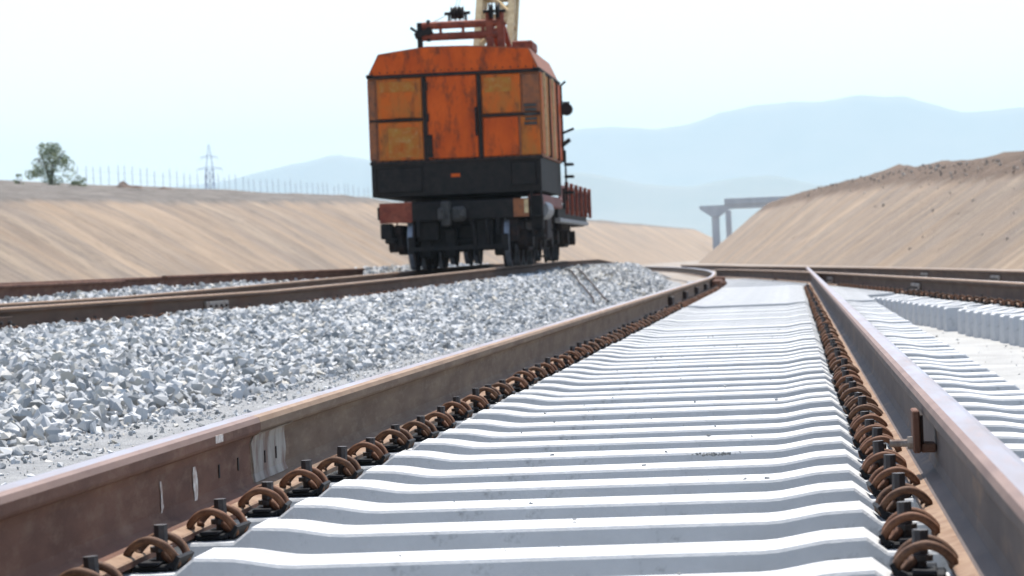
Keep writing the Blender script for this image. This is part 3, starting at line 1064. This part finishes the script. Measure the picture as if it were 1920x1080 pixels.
for z in (2.1, 2.65, 3.2):
    MB().cyl((-.475, -.02, z), (0, 0, 1), .025, .14, 8).build('hinge', M['dark_rust'], door)
fpanel('panel', .49, 1.17, 2.68, 3.36, M['orange_worn'])
fpanel('panel', .49, 1.11, 1.93, 2.61, M['orange'])
fpanel('panel', 1.20, 1.49, 2.68, 3.34, M['orange_dark'])
fpanel('panel', 1.15, 1.49, 1.93, 2.61, M['orange_worn'])
fpanel('side_strip', -1.50, -1.385, 1.95, 3.34, M['orange_dark'], th=.02)
MB().add([(-1.48, -.01, 3.43), (1.48, -.01, 3.43), (1.33, -.01, 3.775), (.25, -.01, 3.862), (-.45, -.01, 3.876), (-1.29, -.01, 3.775),
          (-1.48, .029, 3.43), (1.48, .029, 3.43), (1.33, .029, 3.775), (.25, .029, 3.862), (-.45, .029, 3.876), (-1.29, .029, 3.775)],
         [(0, 1, 2, 3, 4, 5), (6, 7, 1, 0), (7, 8, 2, 1), (8, 9, 3, 2), (9, 10, 4, 3), (10, 11, 5, 4), (11, 6, 0, 5)]).build('fascia', M['orange'], crane)
fpanel('rail_strip', -1.52, 1.52, 3.37, 3.425, M['dark_rust'], th=.06, bev=.008)
for x in (-.52, .445):
    MB().box((x - .03, -.012, 1.91), (x + .03, .029, 3.36), bev=.004).build('frame_strip', M['dark_rust'], crane)
for x0, x1, z in ((-1.5, -.56, 2.61), (.49, 1.5, 2.625)):
    MB().box((x0, -.012, z), (x1, .029, z + .04), bev=.004).build('frame_strip', M['dark_rust'], crane)
MB().box((-.50, -.03, 1.95), (-.40, -.011, 2.35), bev=.01).build('latch', M['dark'], crane)
lt = MB()
lt.box((.43, -.06, 2.3), (.47, -.013, 2.85), bev=.005)
lt.build('handrail', M['dark'], crane)
MB().box((-1.05, -.035, 2.615), (-.75, -.013, 2.66), bev=.005).build('latch', M['dark'], crane)
for z in (3.44, 1.925):
    rv = MB()
    for k in range(22):
        rv.cyl((-1.42 + k * 2.84 / 21, -.03 if z < 3 else -.012, z + (.03 if z > 3 else -.01)), (0, 1, 0), .014, .02, 6)
    struct(rv.build('rivet', M['dark_rust'], crane), 'stuff')
# grimy vent at the right end of the face
v_ = MB()
for k in range(5):
    v_.box((1.22 + .02 * (k % 2), -.03, 2.45 + .08 * k), (1.44, -.002, 2.50 + .08 * k), bev=.004)
struct(v_.build('vent_slats', M['coupler'], crane), 'stuff')
# roof pieces
MB().box((1.0, .6, 3.80), (1.36, 1.6, 3.97), bev=.02).build('roof_box', M['red_beam'], crane)
MB().box((-1.53, -.03, 3.385), (-1.40, LEN, 3.445), bev=.01).build('gutter', M['dark_rust'], crane)
MB().box((1.40, -.03, 3.385), (1.53, LEN, 3.445), bev=.01).build('gutter', M['dark_rust'], crane)
# right side: panels and ribs, sunlit strips painted in with cream and ochre
ribs = [(.08, .55, 'orange_worn'), (.62, 1.5, 'cream'), (1.58, 2.3, 'orange_worn'), (2.38, 3.2, 'orange_worn'), (3.28, 4.2, 'orange')]
for k, (a_, b_, m_) in enumerate(ribs):
    MB().box((HW, a_, 1.95), (HW + .02, b_, 3.36), bev=.006).build('side_panel', M[m_ if m_ != 'cream' else 'ochre'], crane)
    MB().box((HW, b_ + .01, 1.92), (HW + .05, b_ + .06, 3.38), bev=.006).build('side_rib', M['cream' if k in (0, 2) else 'dark_rust'], crane)
for k in range(5):
    MB().box((-HW - .02, .1 + .85 * k, 1.95), (-HW, .85 + .85 * k, 3.36), bev=.006).build('side_panel', M['orange'], crane)
# lamps, mirror and steps sticking out on the right
lm = MB()
lm.bar((HW + .0, 4.2, 3.05), (HW + .18, 4.3, 3.05), .03)
lm.cyl((HW + .12, 4.25, 2.92), (0, 1, 0), .12, .16, 12)
lm.build('lamp', M['dark_rust'], crane)
lm = MB()
lm.bar((HW, 4.1, 2.45), (HW + .24, 4.25, 2.55), .045)
lm.bar((HW, 4.1, 2.22), (HW + .16, 4.2, 2.34), .07)
lm.build('bracket', M['dark'], crane)
lm = MB()
for z in (1.32, 1.62, 1.85):
    lm.box((HW + .05, 4.0, z), (HW + .22, 4.3, z + .05), bev=.01)
lm.bar((HW + .06, 4.28, 1.2), (HW + .06, 4.28, 2.15), .035)
lm.bar((HW + .04, 4.28, 3.38), (HW + .12, 4.28, 3.45), .04)
lm.build('step', M['dark'], crane)
# counterweight skirt
sk = MB()
sk.add([(-1.50, 0, 1.30), (1.48, 0, 1.30), (1.48, 4.2, 1.30), (-1.50, 4.2, 1.30), (-1.50, 0, 1.895), (1.48, 0, 1.895), (1.48, 4.2, 1.895), (-1.50, 4.2, 1.895)],
       [(3, 2, 1, 0), (4, 5, 6, 7), (0, 1, 5, 4), (1, 2, 6, 5), (2, 3, 7, 6), (3, 0, 4, 7)])
sk.build('counterweight', M['dark'], crane)
MB().box((-1.52, -.03, 1.86), (1.52, .029, 1.91), bev=.008).build('trim', M['dark_rust'], crane)
MB().box((-.10, -.014, 1.60), (.06, -.001, 1.66), bev=.003).build('number_plate', M['orange'], crane)
MB().box((-1.42, -.02, 1.36), (-.6, -.001, 1.80), bev=.02).build('cover_plate', M['dark'], crane)
MB().box((.95, -.02, 1.40), (1.40, -.001, 1.82), bev=.02).build('cover_plate', M['dark'], crane)
MB().cyl((-.1, 2.2, 1.21), (0, 0, 1), 1.0, .14, 24).build('turntable', M['dark'], crane)
# carriage
MB().box((-1.25, .12, .86), (1.20, 4.6, 1.14), bev=.02).build('underframe', M['dark'], crane)
MB().box((-1.36, -.12, .84), (1.26, .11, 1.18), bev=.02).build('buffer_beam', M['dark'], crane)
MB().box((-1.37, -.128, .835), (-.80, -.121, 1.185), bev=.002).build('beam_end', M['red_beam'], crane)
MB().box((.98, -.128, .86), (1.25, -.121, 1.18), bev=.002).build('beam_end', M['orange_dark'], crane)
MB().box((1.17, -.135, .92), (1.24, -.129, 1.16), bev=.002).build('beam_patch', M['cream'], crane)
# coupler
cp = MB()
cp.box((-.26, -.42, .74), (-.10, -.121, 1.18), bev=.03)
cp.box((-.10, -.36, .82), (.16, -.121, 1.08), bev=.05)
cp.box((-.30, -.55, .84), (-.20, -.40, 1.06), bev=.03)
cp.box((.06, -.50, .88), (.18, -.34, 1.04), bev=.03)
cp.build('coupler', M['coupler'], crane)
MB().tube(catmull([(.25, -.2, .84), (.29, -.25, .6), (.30, -.22, .36), (.30, -.1, .25)], 4), .03, 7).build('brake_hose', M['dark'], crane)
MB().tube(catmull([(.50, -.16, .84), (.52, -.2, .6), (.54, -.15, .4)], 4), .025, 7).build('brake_hose', M['dark'], crane)
st_ = MB()
st_.box((-1.37, -.10, .56), (-1.17, .2, .83), bev=.02)
st_.box((-1.30, -.08, .48), (-1.12, .15, .58), bev=.02)
st_.bar((-1.15, 0, .54), (-1.12, 0, .40), .03)
st_.build('step', M['dark'], crane)
st_ = MB()
st_.bar((-1.08, -.05, .84), (-1.00, -.05, .42), .02)
st_.bar((-1.00, -.05, .42), (-.94, -.05, .42), .02)
st_.build('stirrup', M['dark_rust'], crane)
st_ = MB()
st_.box((1.28, .0, .62), (1.47, .35, 1.22), bev=.03)
st_.bar((1.30, -.06, 1.3), (1.30, -.06, .5), .035)
st_.bar((1.47, -.06, 1.3), (1.47, -.06, .5), .035)
st_.box((1.28, -.1, .50), (1.5, .1, .53), bev=.005)
st_.box((1.28, -.1, .85), (1.5, .1, .88), bev=.005)
st_.bar((1.34, 0, .55), (1.34, 0, .15), .03)
st_.bar((1.48, 0, .55), (1.48, 0, .15), .03)
st_.box((1.32, -.05, .14), (1.5, .2, .17), bev=.005)
st_.build('step', M['dark'], crane)

WR = .475
def lathe(mb, c, prof, n=28, mi=None):
    """profile (x along axle, r) about the x axis"""
    m_ = len(prof)
    v = []
    for k in range(n):
        a_ = 2 * math.pi * k / n
        v += [(c[0] + x, c[1] + r * math.cos(a_), c[2] + r * math.sin(a_)) for x, r in prof]
    for j in range(m_ - 1):
        mb.add([], [], 0)
    base = len(mb.v)
    mb.v += v
    for k in range(n):
        for j in range(m_ - 1):
            mb.f.append((base + k * m_ + j, base + ((k + 1) % n) * m_ + j, base + ((k + 1) % n) * m_ + j + 1, base + k * m_ + j + 1))
            mb.m.append(mi[j] if mi else 0)
wheel_me = {}
for sg in (-1, 1):
    mb = MB()
    pr = [(0, .02), (sg * .0, .16), (-sg * .02, .18), (-sg * .02, .38), (-sg * .045, .40), (-sg * .055, WR + .028), (-sg * .025, WR + .028), (-sg * .015, WR), (sg * .075, WR - .006), (sg * .075, .40), (sg * .03, .38), (sg * .03, .18), (sg * .07, .16), (sg * .07, .02)]
    lathe(mb, (0, 0, 0), pr, 28, [0, 0, 0, 0, 0, 0, 0, 1, 0, 0, 0, 0, 0])
    wheel_me[sg] = mb.mesh('wheel', [M['dark_rust'], M['tread']])
coil = MB()
coil.tube([(.075 * math.cos(a_), .075 * math.sin(a_), .26 * a_ / (2 * math.pi * 4)) for a_ in np.linspace(0, 8 * math.pi, 50)], .017, 5)
coil_me = coil.mesh('spring', M['dark'])
def bogie(parent, y, wb=1.75):
    b = MB()
    b.box((-1.10, y - .25, .50), (1.10, y + .25, .80), bev=.04)        # bolster
    b.box((-.55, y - .9, .30), (-.15, y - .4, .75), bev=.05)           # gear cases
    b.box((-.05, y - .8, .34), (.45, y - .35, .78), bev=.05)
    root = b.build('bogie', M['dark'], parent)
    for sg in (-1, 1):
        s = MB()
        x0, x1 = (sg * 1.00, sg * 1.16) if sg > 0 else (sg * 1.16, sg * 1.00)
        s.box((x0, y - wb / 2 - .28, .62), (x1, y + wb / 2 + .28, .80), bev=.03)
        s.box((x0, y - .5, .28), (x1, y + .5, .42), bev=.03)
        for q in (-1, 1):
            s.bar(((x0 + x1) / 2, y + q * .45, .35), ((x0 + x1) / 2, y + q * (wb / 2 + .1), .62), .14, .14)
            s.box((x0 - .04, y + q * wb / 2 - .17, .34), (x1 + .04, y + q * wb / 2 + .17, .66), bev=.05)
            s.cyl((sg * 1.20, y + q * wb / 2, .475), (1, 0, 0), .15, .14, 12)
        s.build('side_frame', M['dark_rust'], root)
        for q in (-.22, 0, .22):
            link('spring', coil_me, root, (sg * 1.08, y + q, .42))
    for q in (-1, 1):
        ax = MB().cyl((0, y + q * wb / 2, WR), (1, 0, 0), .085, 2.1, 12).build('axle', M['dark'], root)
        for sg in (-1, 1):
            link('wheel', wheel_me[sg], ax, (sg * GA, y + q * wb / 2, WR))
        br = MB()
        for sg in (-1, 1):
            br.box((sg * GA - .06, y + q * (wb / 2 + .50) - .04, .28), (sg * GA + .06, y + q * (wb / 2 + .50) + .05, .58), bev=.02)
            br.bar((sg * GA * .85, y + q * (wb / 2 + .46), .58), (sg * GA * .85, y + q * (wb / 2 + .40), .95), .05)
        br.bar((-GA, y + q * (wb / 2 + .50), .36), (GA, y + q * (wb / 2 + .50), .36), .07)
        br.build('brake_gear', M['dark'], root)
    return root
bogie(crane, 1.05, 1.5)
bogie(crane, 3.5, 1.5)
# side gear between the bogies
MB().box((1.05, 1.7, .45), (1.40, 2.7, .95), bev=.04).build('battery_box', M['dark_rust'], crane)
MB().cyl((1.36, 1.2, .98), (0, 1, 0), .17, 1.2, 14).build('air_tank', M['steel_grey'], crane)
MB().box((1.21, .15, 1.05), (1.46, 4.5, 1.25), bev=.02).build('side_sill', M['red_side'], crane)
MB().box((-1.45, .15, .90), (-1.26, 4.5, 1.13), bev=.02).build('side_sill', M['dark'], crane)
MB().box((.30, -.05, .30), (.62, .3, .85), bev=.03).build('equipment_box', M['dark'], crane)
MB().box((.80, -.02, .42), (1.05, .3, .85), bev=.03).build('equipment_box', M['dark_rust'], crane)
MB().box((-.75, -.02, .50), (-.35, .3, .85), bev=.03).build('equipment_box', M['dark'], crane)
MB().box((-.93, .35, .46), (.93, 4.5, .90), bev=.05).build('underframe_filler', M['dark'], crane)  # dark block added to close the bright gaps between the wheels
for x in (-.62, -.18, .70):
    MB().box((x - .10, .05, .20), (x + .12, .34, .70), bev=.03).build('equipment_box', M['dark'], crane)
# gantry on the roof
ga = MB()
ga.cyl((.10, .55, 4.30), (1, 0, 0), .07, 1.35, 10)
ga.cyl((.10, .55, 4.10), (1, 0, 0), .07, 1.35, 10)
for x in (-.25, .15, .5):
    ga.bar((x, .55, 4.09), (x, .55, 4.30), .05)
for x in (.62, .82):
    ga.bar((x, .55, 3.84), (x, .55, 4.48), .12)
    ga.bar((x, .55, 4.38), (x, 2.4, 3.85), .08)
ga.bar((.56, .55, 3.98), (.9, .55, 4.30), .08)
ga.build('gantry', M['red_beam'], crane)
gb = MB()
gb.bar((-.62, .55, 3.84), (-.62, .55, 4.36), .09)
gb.bar((-.70, .52, 4.12), (-.40, .52, 4.22), .16, .10)
gb.bar((-.46, .52, 4.02), (-.46, .52, 4.40), .06)
gb.bar((-.78, .52, 4.28), (-.62, .52, 4.16), .05)
gb.build('gantry_bracket', M['dark'], crane)
sh = MB()
for x in (-.05, .03, .11):
    lathe(sh, (x, .8, 4.52), [(-.03, .03), (-.03, .13), (-.012, .10), (.012, .10), (.03, .13), (.03, .03)], 18)
sh.cyl((.03, .8, 4.52), (1, 0, 0), .03, .46, 8)
sh.bar((-.12, .8, 4.34), (-.12, .8, 4.52), .04)
sh.bar((.18, .8, 4.34), (.18, .8, 4.52), .04)
sh.build('sheave', M['dark'], crane)
sh = MB()
for x in (.66, .78):
    lathe(sh, (x, .5, 4.50), [(-.03, .03), (-.03, .16), (-.012, .12), (.012, .12), (.03, .16), (.03, .03)], 18)
sh.cyl((.72, .5, 4.5), (1, 0, 0), .03, .40, 8)
sh.build('sheave', M['dark'], crane)
cb = MB()
for x, (tx, tz) in ((-.46, (.03, 4.64)), (.0, (.66, 9.0)), (.05, (.62, 9.0))):
    z0 = 4.36 if x < -.3 else 4.63
    cb.tube([(x, .8, z0), ((x + tx) / 2, .8 if x < -.3 else 3.2, (z0 + tz) / 2 - (.03 if x < -.3 else .15)), (tx, .8 if x < -.3 else 5.5, tz)], .008, 5)
cb.build('cable', M['steel_grey'], crane)
# lattice boom rising away from the camera
boom = MB()
b0, b1 = Vector((.42, 2.6, 3.3)), Vector((.85, 7.8, 13.0))
bw = .30
cor = []
d_ = (b1 - b0).normalized()
nx = Vector((1, 0, 0))
nu = d_.cross(nx).normalized()
for sx, sz in ((-1, -1), (1, -1), (1, 1), (-1, 1)):
    cor.append(nx * sx * bw + nu * sz * .26)
for c_ in cor:
    boom.bar(b0 + c_, b1 + c_, .12, .12)
boom_o = boom.build('boom', M['cream'], crane)
ln = (b1 - b0).length
ns = 16
for k in range(ns):
    p, q = b0 + d_ * ln * k / ns, b0 + d_ * ln * (k + 1) / ns
    for e in range(4):
        a_, c_ = cor[e], cor[(e + 1) % 4]
        x = MB()
        if k % 2:
            x.bar(p + a_, q + c_, .085)
        else:
            x.bar(p + c_, q + a_, .085)
        x.bar(q + a_, q + c_, .08)
        x.build('brace', M['cream'], boom_o)

# ------------------------------------------------------------------ flat wagon behind the crane
wag = thing('flat_wagon', 'low flat wagon with dark red stake sides coupled beyond the orange crane', 'wagon', (CX - .12, CY + 4.9, CZ + .07))
WL = 7.6
MB().box((-1.45, 0, .98), (1.45, WL, 1.06), bev=.01).build('deck', M['dark_rust'], wag)
MB().box((1.30, .05, .74), (1.50, WL - .1, .82), bev=.01).build('sill_flange', M['steel_grey'], wag)
MB().box((1.36, .05, .82), (1.46, WL - .1, 1.10), bev=.01).build('side_sill', M['dark'], wag)
MB().box((-1.46, .05, .74), (-1.30, WL - .1, 1.10), bev=.01).build('side_sill', M['dark'], wag)
MB().box((-1.40, WL - .12, .72), (1.40, WL + .02, 1.12), bev=.02).build('end_beam', M['dark'], wag)
MB().box((-1.40, -.02, .72), (1.40, .1, 1.12), bev=.02).build('end_beam', M['dark'], wag)
np_ = 6
for k in range(np_):
    y0 = .1 + (WL - .2) / np_ * k
    y1 = y0 + (WL - .2) / np_ - .06
    for sg in (-1, 1):
        x0, x1 = sorted((sg * 1.47, sg * 1.51))
        MB().box((x0, y0, 1.11), (x1, y1, 1.46), bev=.006).build('side_board', M['red_side'], wag)
        x0, x1 = sorted((sg * 1.512, sg * 1.58))
        MB().box((x0, y1 - .10, .90), (x1, y1 + .02, 1.53), bev=.008).build('stake', M['red_beam'], wag)
        MB().box((x0, (y0 + y1) / 2 - .05, 1.0), (x1 - .02, (y0 + y1) / 2 + .05, 1.40), bev=.008).build('hinge', M['dark_rust'], wag)
MB().box((-.95, .3, .45), (.95, WL - .4, .80), bev=.05).build('underframe', M['dark'], wag)
bogie(wag, 1.3, 1.75)
bogie(wag, 5.6, 1.75)

# ------------------------------------------------------------------ far things
# fence of posts and wires beyond the left bank
fence = thing('post_fence', 'long thin fence of grey posts on the ground above the left bank', 'fence')
tops = []
nP = 50
pm = MB()
pm.box((-.028, -.028, -.6), (.028, .028, 2.6), bev=.006)
pme = pm.mesh('post', M['post'])
for k in range(nP):
    t = k / (nP - 1)
    x, y = -68.5 + 16 * t + rnd.uniform(-.1, .1), 268 + 95 * t + rnd.uniform(-.3, .3)
    z = plateau_z(x, y)
    o = link('post', pme, fence, (x, y, z))
    s_ = rnd.uniform(.9, 1.08)
    o.scale = (1, 1, s_)
    o.rotation_euler = (rnd.uniform(-.02, .02), rnd.uniform(-.03, .03), 0)
    tops.append((x, y, z))
for h in (.6, 1.3, 2.0):
    MB().tube([(x, y, z + h) for x, y, z in tops], .008, 4).build('wire', M['pylon'], fence)

# pylon
py = thing('pylon', 'thin pale lattice pylon far behind the left bank', 'pylon', (-103.5, 500, 11.0), .3)
PH, pw = 13.0, 1.5
legs = []
for sx, sy in ((-1, -1), (1, -1), (1, 1), (-1, 1)):
    leg = [Vector((sx * .95, sy * .95, -1.5)), Vector((sx * .62, sy * .62, PH * .66)), Vector((sx * .06, sy * .06, PH))]
    legs.append(leg)
    m_ = MB()
    m_.bar(leg[0], leg[1], .12)
    m_.bar(leg[1], leg[2], .07)
    m_.build('leg', M['pylon'], py)
def lp(leg, t):
    return leg[0].lerp(leg[1], t)
for k in range(7):
    t0, t1 = k / 7, (k + 1) / 7
    for e in range(4):
        a_, b_ = legs[e], legs[(e + 1) % 4]
        m_ = MB()
        m_.bar(lp(a_, t0), lp(b_, t1), .06)
        m_.bar(lp(b_, t0), lp(a_, t1), .06)
        m_.bar(lp(a_, t1), lp(b_, t1), .06)
        m_.build('brace', M['pylon'], py)
for z, hw in ((PH * .66, 2.3), (PH * .82, 1.5)):
    m_ = MB()
    for sg in (-1, 1):
        m_.bar((0, 0, z + .45), (sg * hw, 0, z), .07)
        m_.bar((0, 0, z), (sg * hw, 0, z), .07)
        m_.bar((sg * hw, 0, z), (sg * hw, 0, z - .5), .06)
    m_.build('cross_arm', M['pylon'], py)

# tree and bushes on the bank
def leaves(name, parent, clumps, n, size, seed, loc=None):
    r = np.random.RandomState(seed)
    V, F, T = [], [], []
    for (cx, cy, cz, rx, rz, wgt) in clumps:
        k = int(n * wgt)
        base = r.uniform(.25, .7)
        for _ in range(k):
            d = r.normal(size=3)
            d /= np.linalg.norm(d)
            rad = r.uniform(.35, 1.0) ** .5
            p = np.array((cx, cy, cz)) + d * rad * (rx, rx, rz)
            a_ = rand_rot(r)
            s_ = size * r.uniform(.6, 1.4)
            q = np.array([(-1, 0, 0), (0, -.5, .1), (1, 0, 0), (0, .5, .1)]) * s_
            b_ = len(V)
            V += (q @ a_.T + p).tolist()
            F.append((b_, b_ + 1, b_ + 2, b_ + 3))
            T.append(min(1, max(0, base + r.normal(0, .18))))
    me = bpy.data.meshes.new(name)
    me.from_pydata(V, [], F)
    a_ = me.attributes.new('tone', 'FLOAT', 'FACE')
    a_.data.foreach_set('value', T)
    me.materials.append(M['leaf'])
    me.update()
    return link(name, me, parent, loc)
def tree(x, y, h, rad, label, seed, name='willow_tree', n=2600, cat='tree', nclump=26):
    r = random.Random(seed)
    z = plateau_z(x, y) - .15
    t = thing(name, label, cat, (x, y, z))
    tr = MB()
    clumps = []
    nst = 5
    for k in range(nst):
        a_ = 2 * math.pi * k / nst + r.uniform(-.3, .3)
        e = Vector((math.cos(a_) * rad * r.uniform(.3, .75), math.sin(a_) * rad * r.uniform(.3, .75), h * r.uniform(.6, .85)))
        mid = e * .45 + Vector((0, 0, h * .08))
        mid.x *= .6
        mid.y *= .6
        tr.tube([(0, 0, -.3), (mid.x * .3, mid.y * .3, h * .15), mid, e], [h * .03, h * .026, h * .016, h * .006], 7)
        for _ in range(3):
            s_ = mid.lerp(e, r.uniform(.2, .9))
            q = s_ + Vector((r.uniform(-1, 1), r.uniform(-1, 1), r.uniform(.2, .8))) * rad * .4
            tr.tube([s_, (s_ + q) / 2 + Vector((0, 0, .05)), q], [h * .009, h * .006, h * .003], 5)
    tr.build('trunk', M['bark'], t)
    for _ in range(nclump):
        a_ = r.uniform(0, 6.28)
        u = r.uniform(.12, .92)
        prof = math.sin(math.pi * min(1, (u * .92 + .12))) ** .6
        q = rad * prof * r.uniform(.45, 1.0)
        clumps.append((math.cos(a_) * q, math.sin(a_) * q, h * u, rad * r.uniform(.2, .36), rad * r.uniform(.18, .34), 1 / nclump))
    leaves('crown', t, clumps, n, max(.05, h * .022), seed)
    return t
tree(-45.1, 170, 2.75, 1.35, 'round pale green tree standing alone on top of the left bank', 5, n=4200, nclump=50)
tree(-47.1, 170, .85, .34, 'tiny bush at the far left on the bank, left of the round tree', 6, 'bush', 300, 'bush', 8)
tree(-43.35, 170, .85, .62, 'low bush just right of the round tree on the bank', 8, 'bush', 900, 'bush', 14)

# soil heap beside the bushes
def heap(x, y, z, sx, sy, h, label, seed, m='dirt', name='soil_heap'):
    g_ = 15
    P = []
    for i in range(g_):
        r_ = []
        for j in range(g_):
            u, v = i / (g_ - 1) * 2 - 1, j / (g_ - 1) * 2 - 1
            d = math.hypot(u, v)
            hh = max(0, 1 - d ** 1.6) * (1 + .7 * nz(u * 2.5, v * 2.5, seed)) * h
            r_.append((x + v * sx, y + u * sy, z - .25 + max(0, hh)))
        P.append(r_)
    o = grid_obj(name, np.array(P), M[m], smooth=False)
    return tag(o, label, 'soil heap')
xh = -40.4
heap(xh, 170, plateau_z(xh, 170), 1.4, 1.2, .62, 'small brown soil heap right of the bushes on the left bank', 80)
heap(-38.3, 170, plateau_z(-38.3, 170), 1.4, 1.0, .45, 'low flat soil heap beside the fence on the left bank', 83)

# unfinished bridge far along the cutting
br = thing('bridge', 'unfinished grey concrete bridge in the distance, its deck ending at a bare pier', 'bridge', (-14.5, 600, 0))
def pier(px, py_, top, capw, colw):
    c = MB()
    hw, hc = capw / 2, colw / 2
    v = []
    for yy in (py_ - 1.0, py_ + 1.0):
        v += [(px - hw, yy, top), (px + hw, yy, top), (px + hw, yy, top - .7), (px + hc, yy, top - 2.4), (px - hc, yy, top - 2.4), (px - hw, yy, top - .7)]
    c.add(v, [(0, 1, 2, 3, 4, 5), (11, 10, 9, 8, 7, 6)] + [(k, (k + 1) % 6, 6 + (k + 1) % 6, 6 + k) for k in range(6)])
    p_ = c.build('pier', M['bridge'], br)
    s = MB()
    s.box((px - hc, py_ - .8, GZ - .3), (px + hc, py_ + .8, top - 2.4), bev=.12)
    s.build('column', M['bridge'], p_)
pier(-1.4, 0, 11.0, 6.6, 1.6)
MB().box((.25, 20, GZ - .3), (1.5, 22, 10.24), bev=.1).build('column', M['bridge'], br)
d_o = MB()
d_o.box((.6, -1.2, 11.05), (26, 7.5, 12.0), bev=.05)
d_o.build('deck', M['bridge'], br)
for q in (0, 2.4, 4.8, 7.0):
    MB().box((.9, q - .9, 10.25), (26, q - .3, 11.049), bev=.03).build('girder', M['bridge'], br)
MB().box((.6, -1.25, 12.0), (26, -1.0, 12.35), bev=.03).build('parapet', M['bridge'], br)
MB().box((17.2, 0.0, GZ - .3), (18.8, 6, 10.24), bev=.1).build('column', M['bridge'], br)
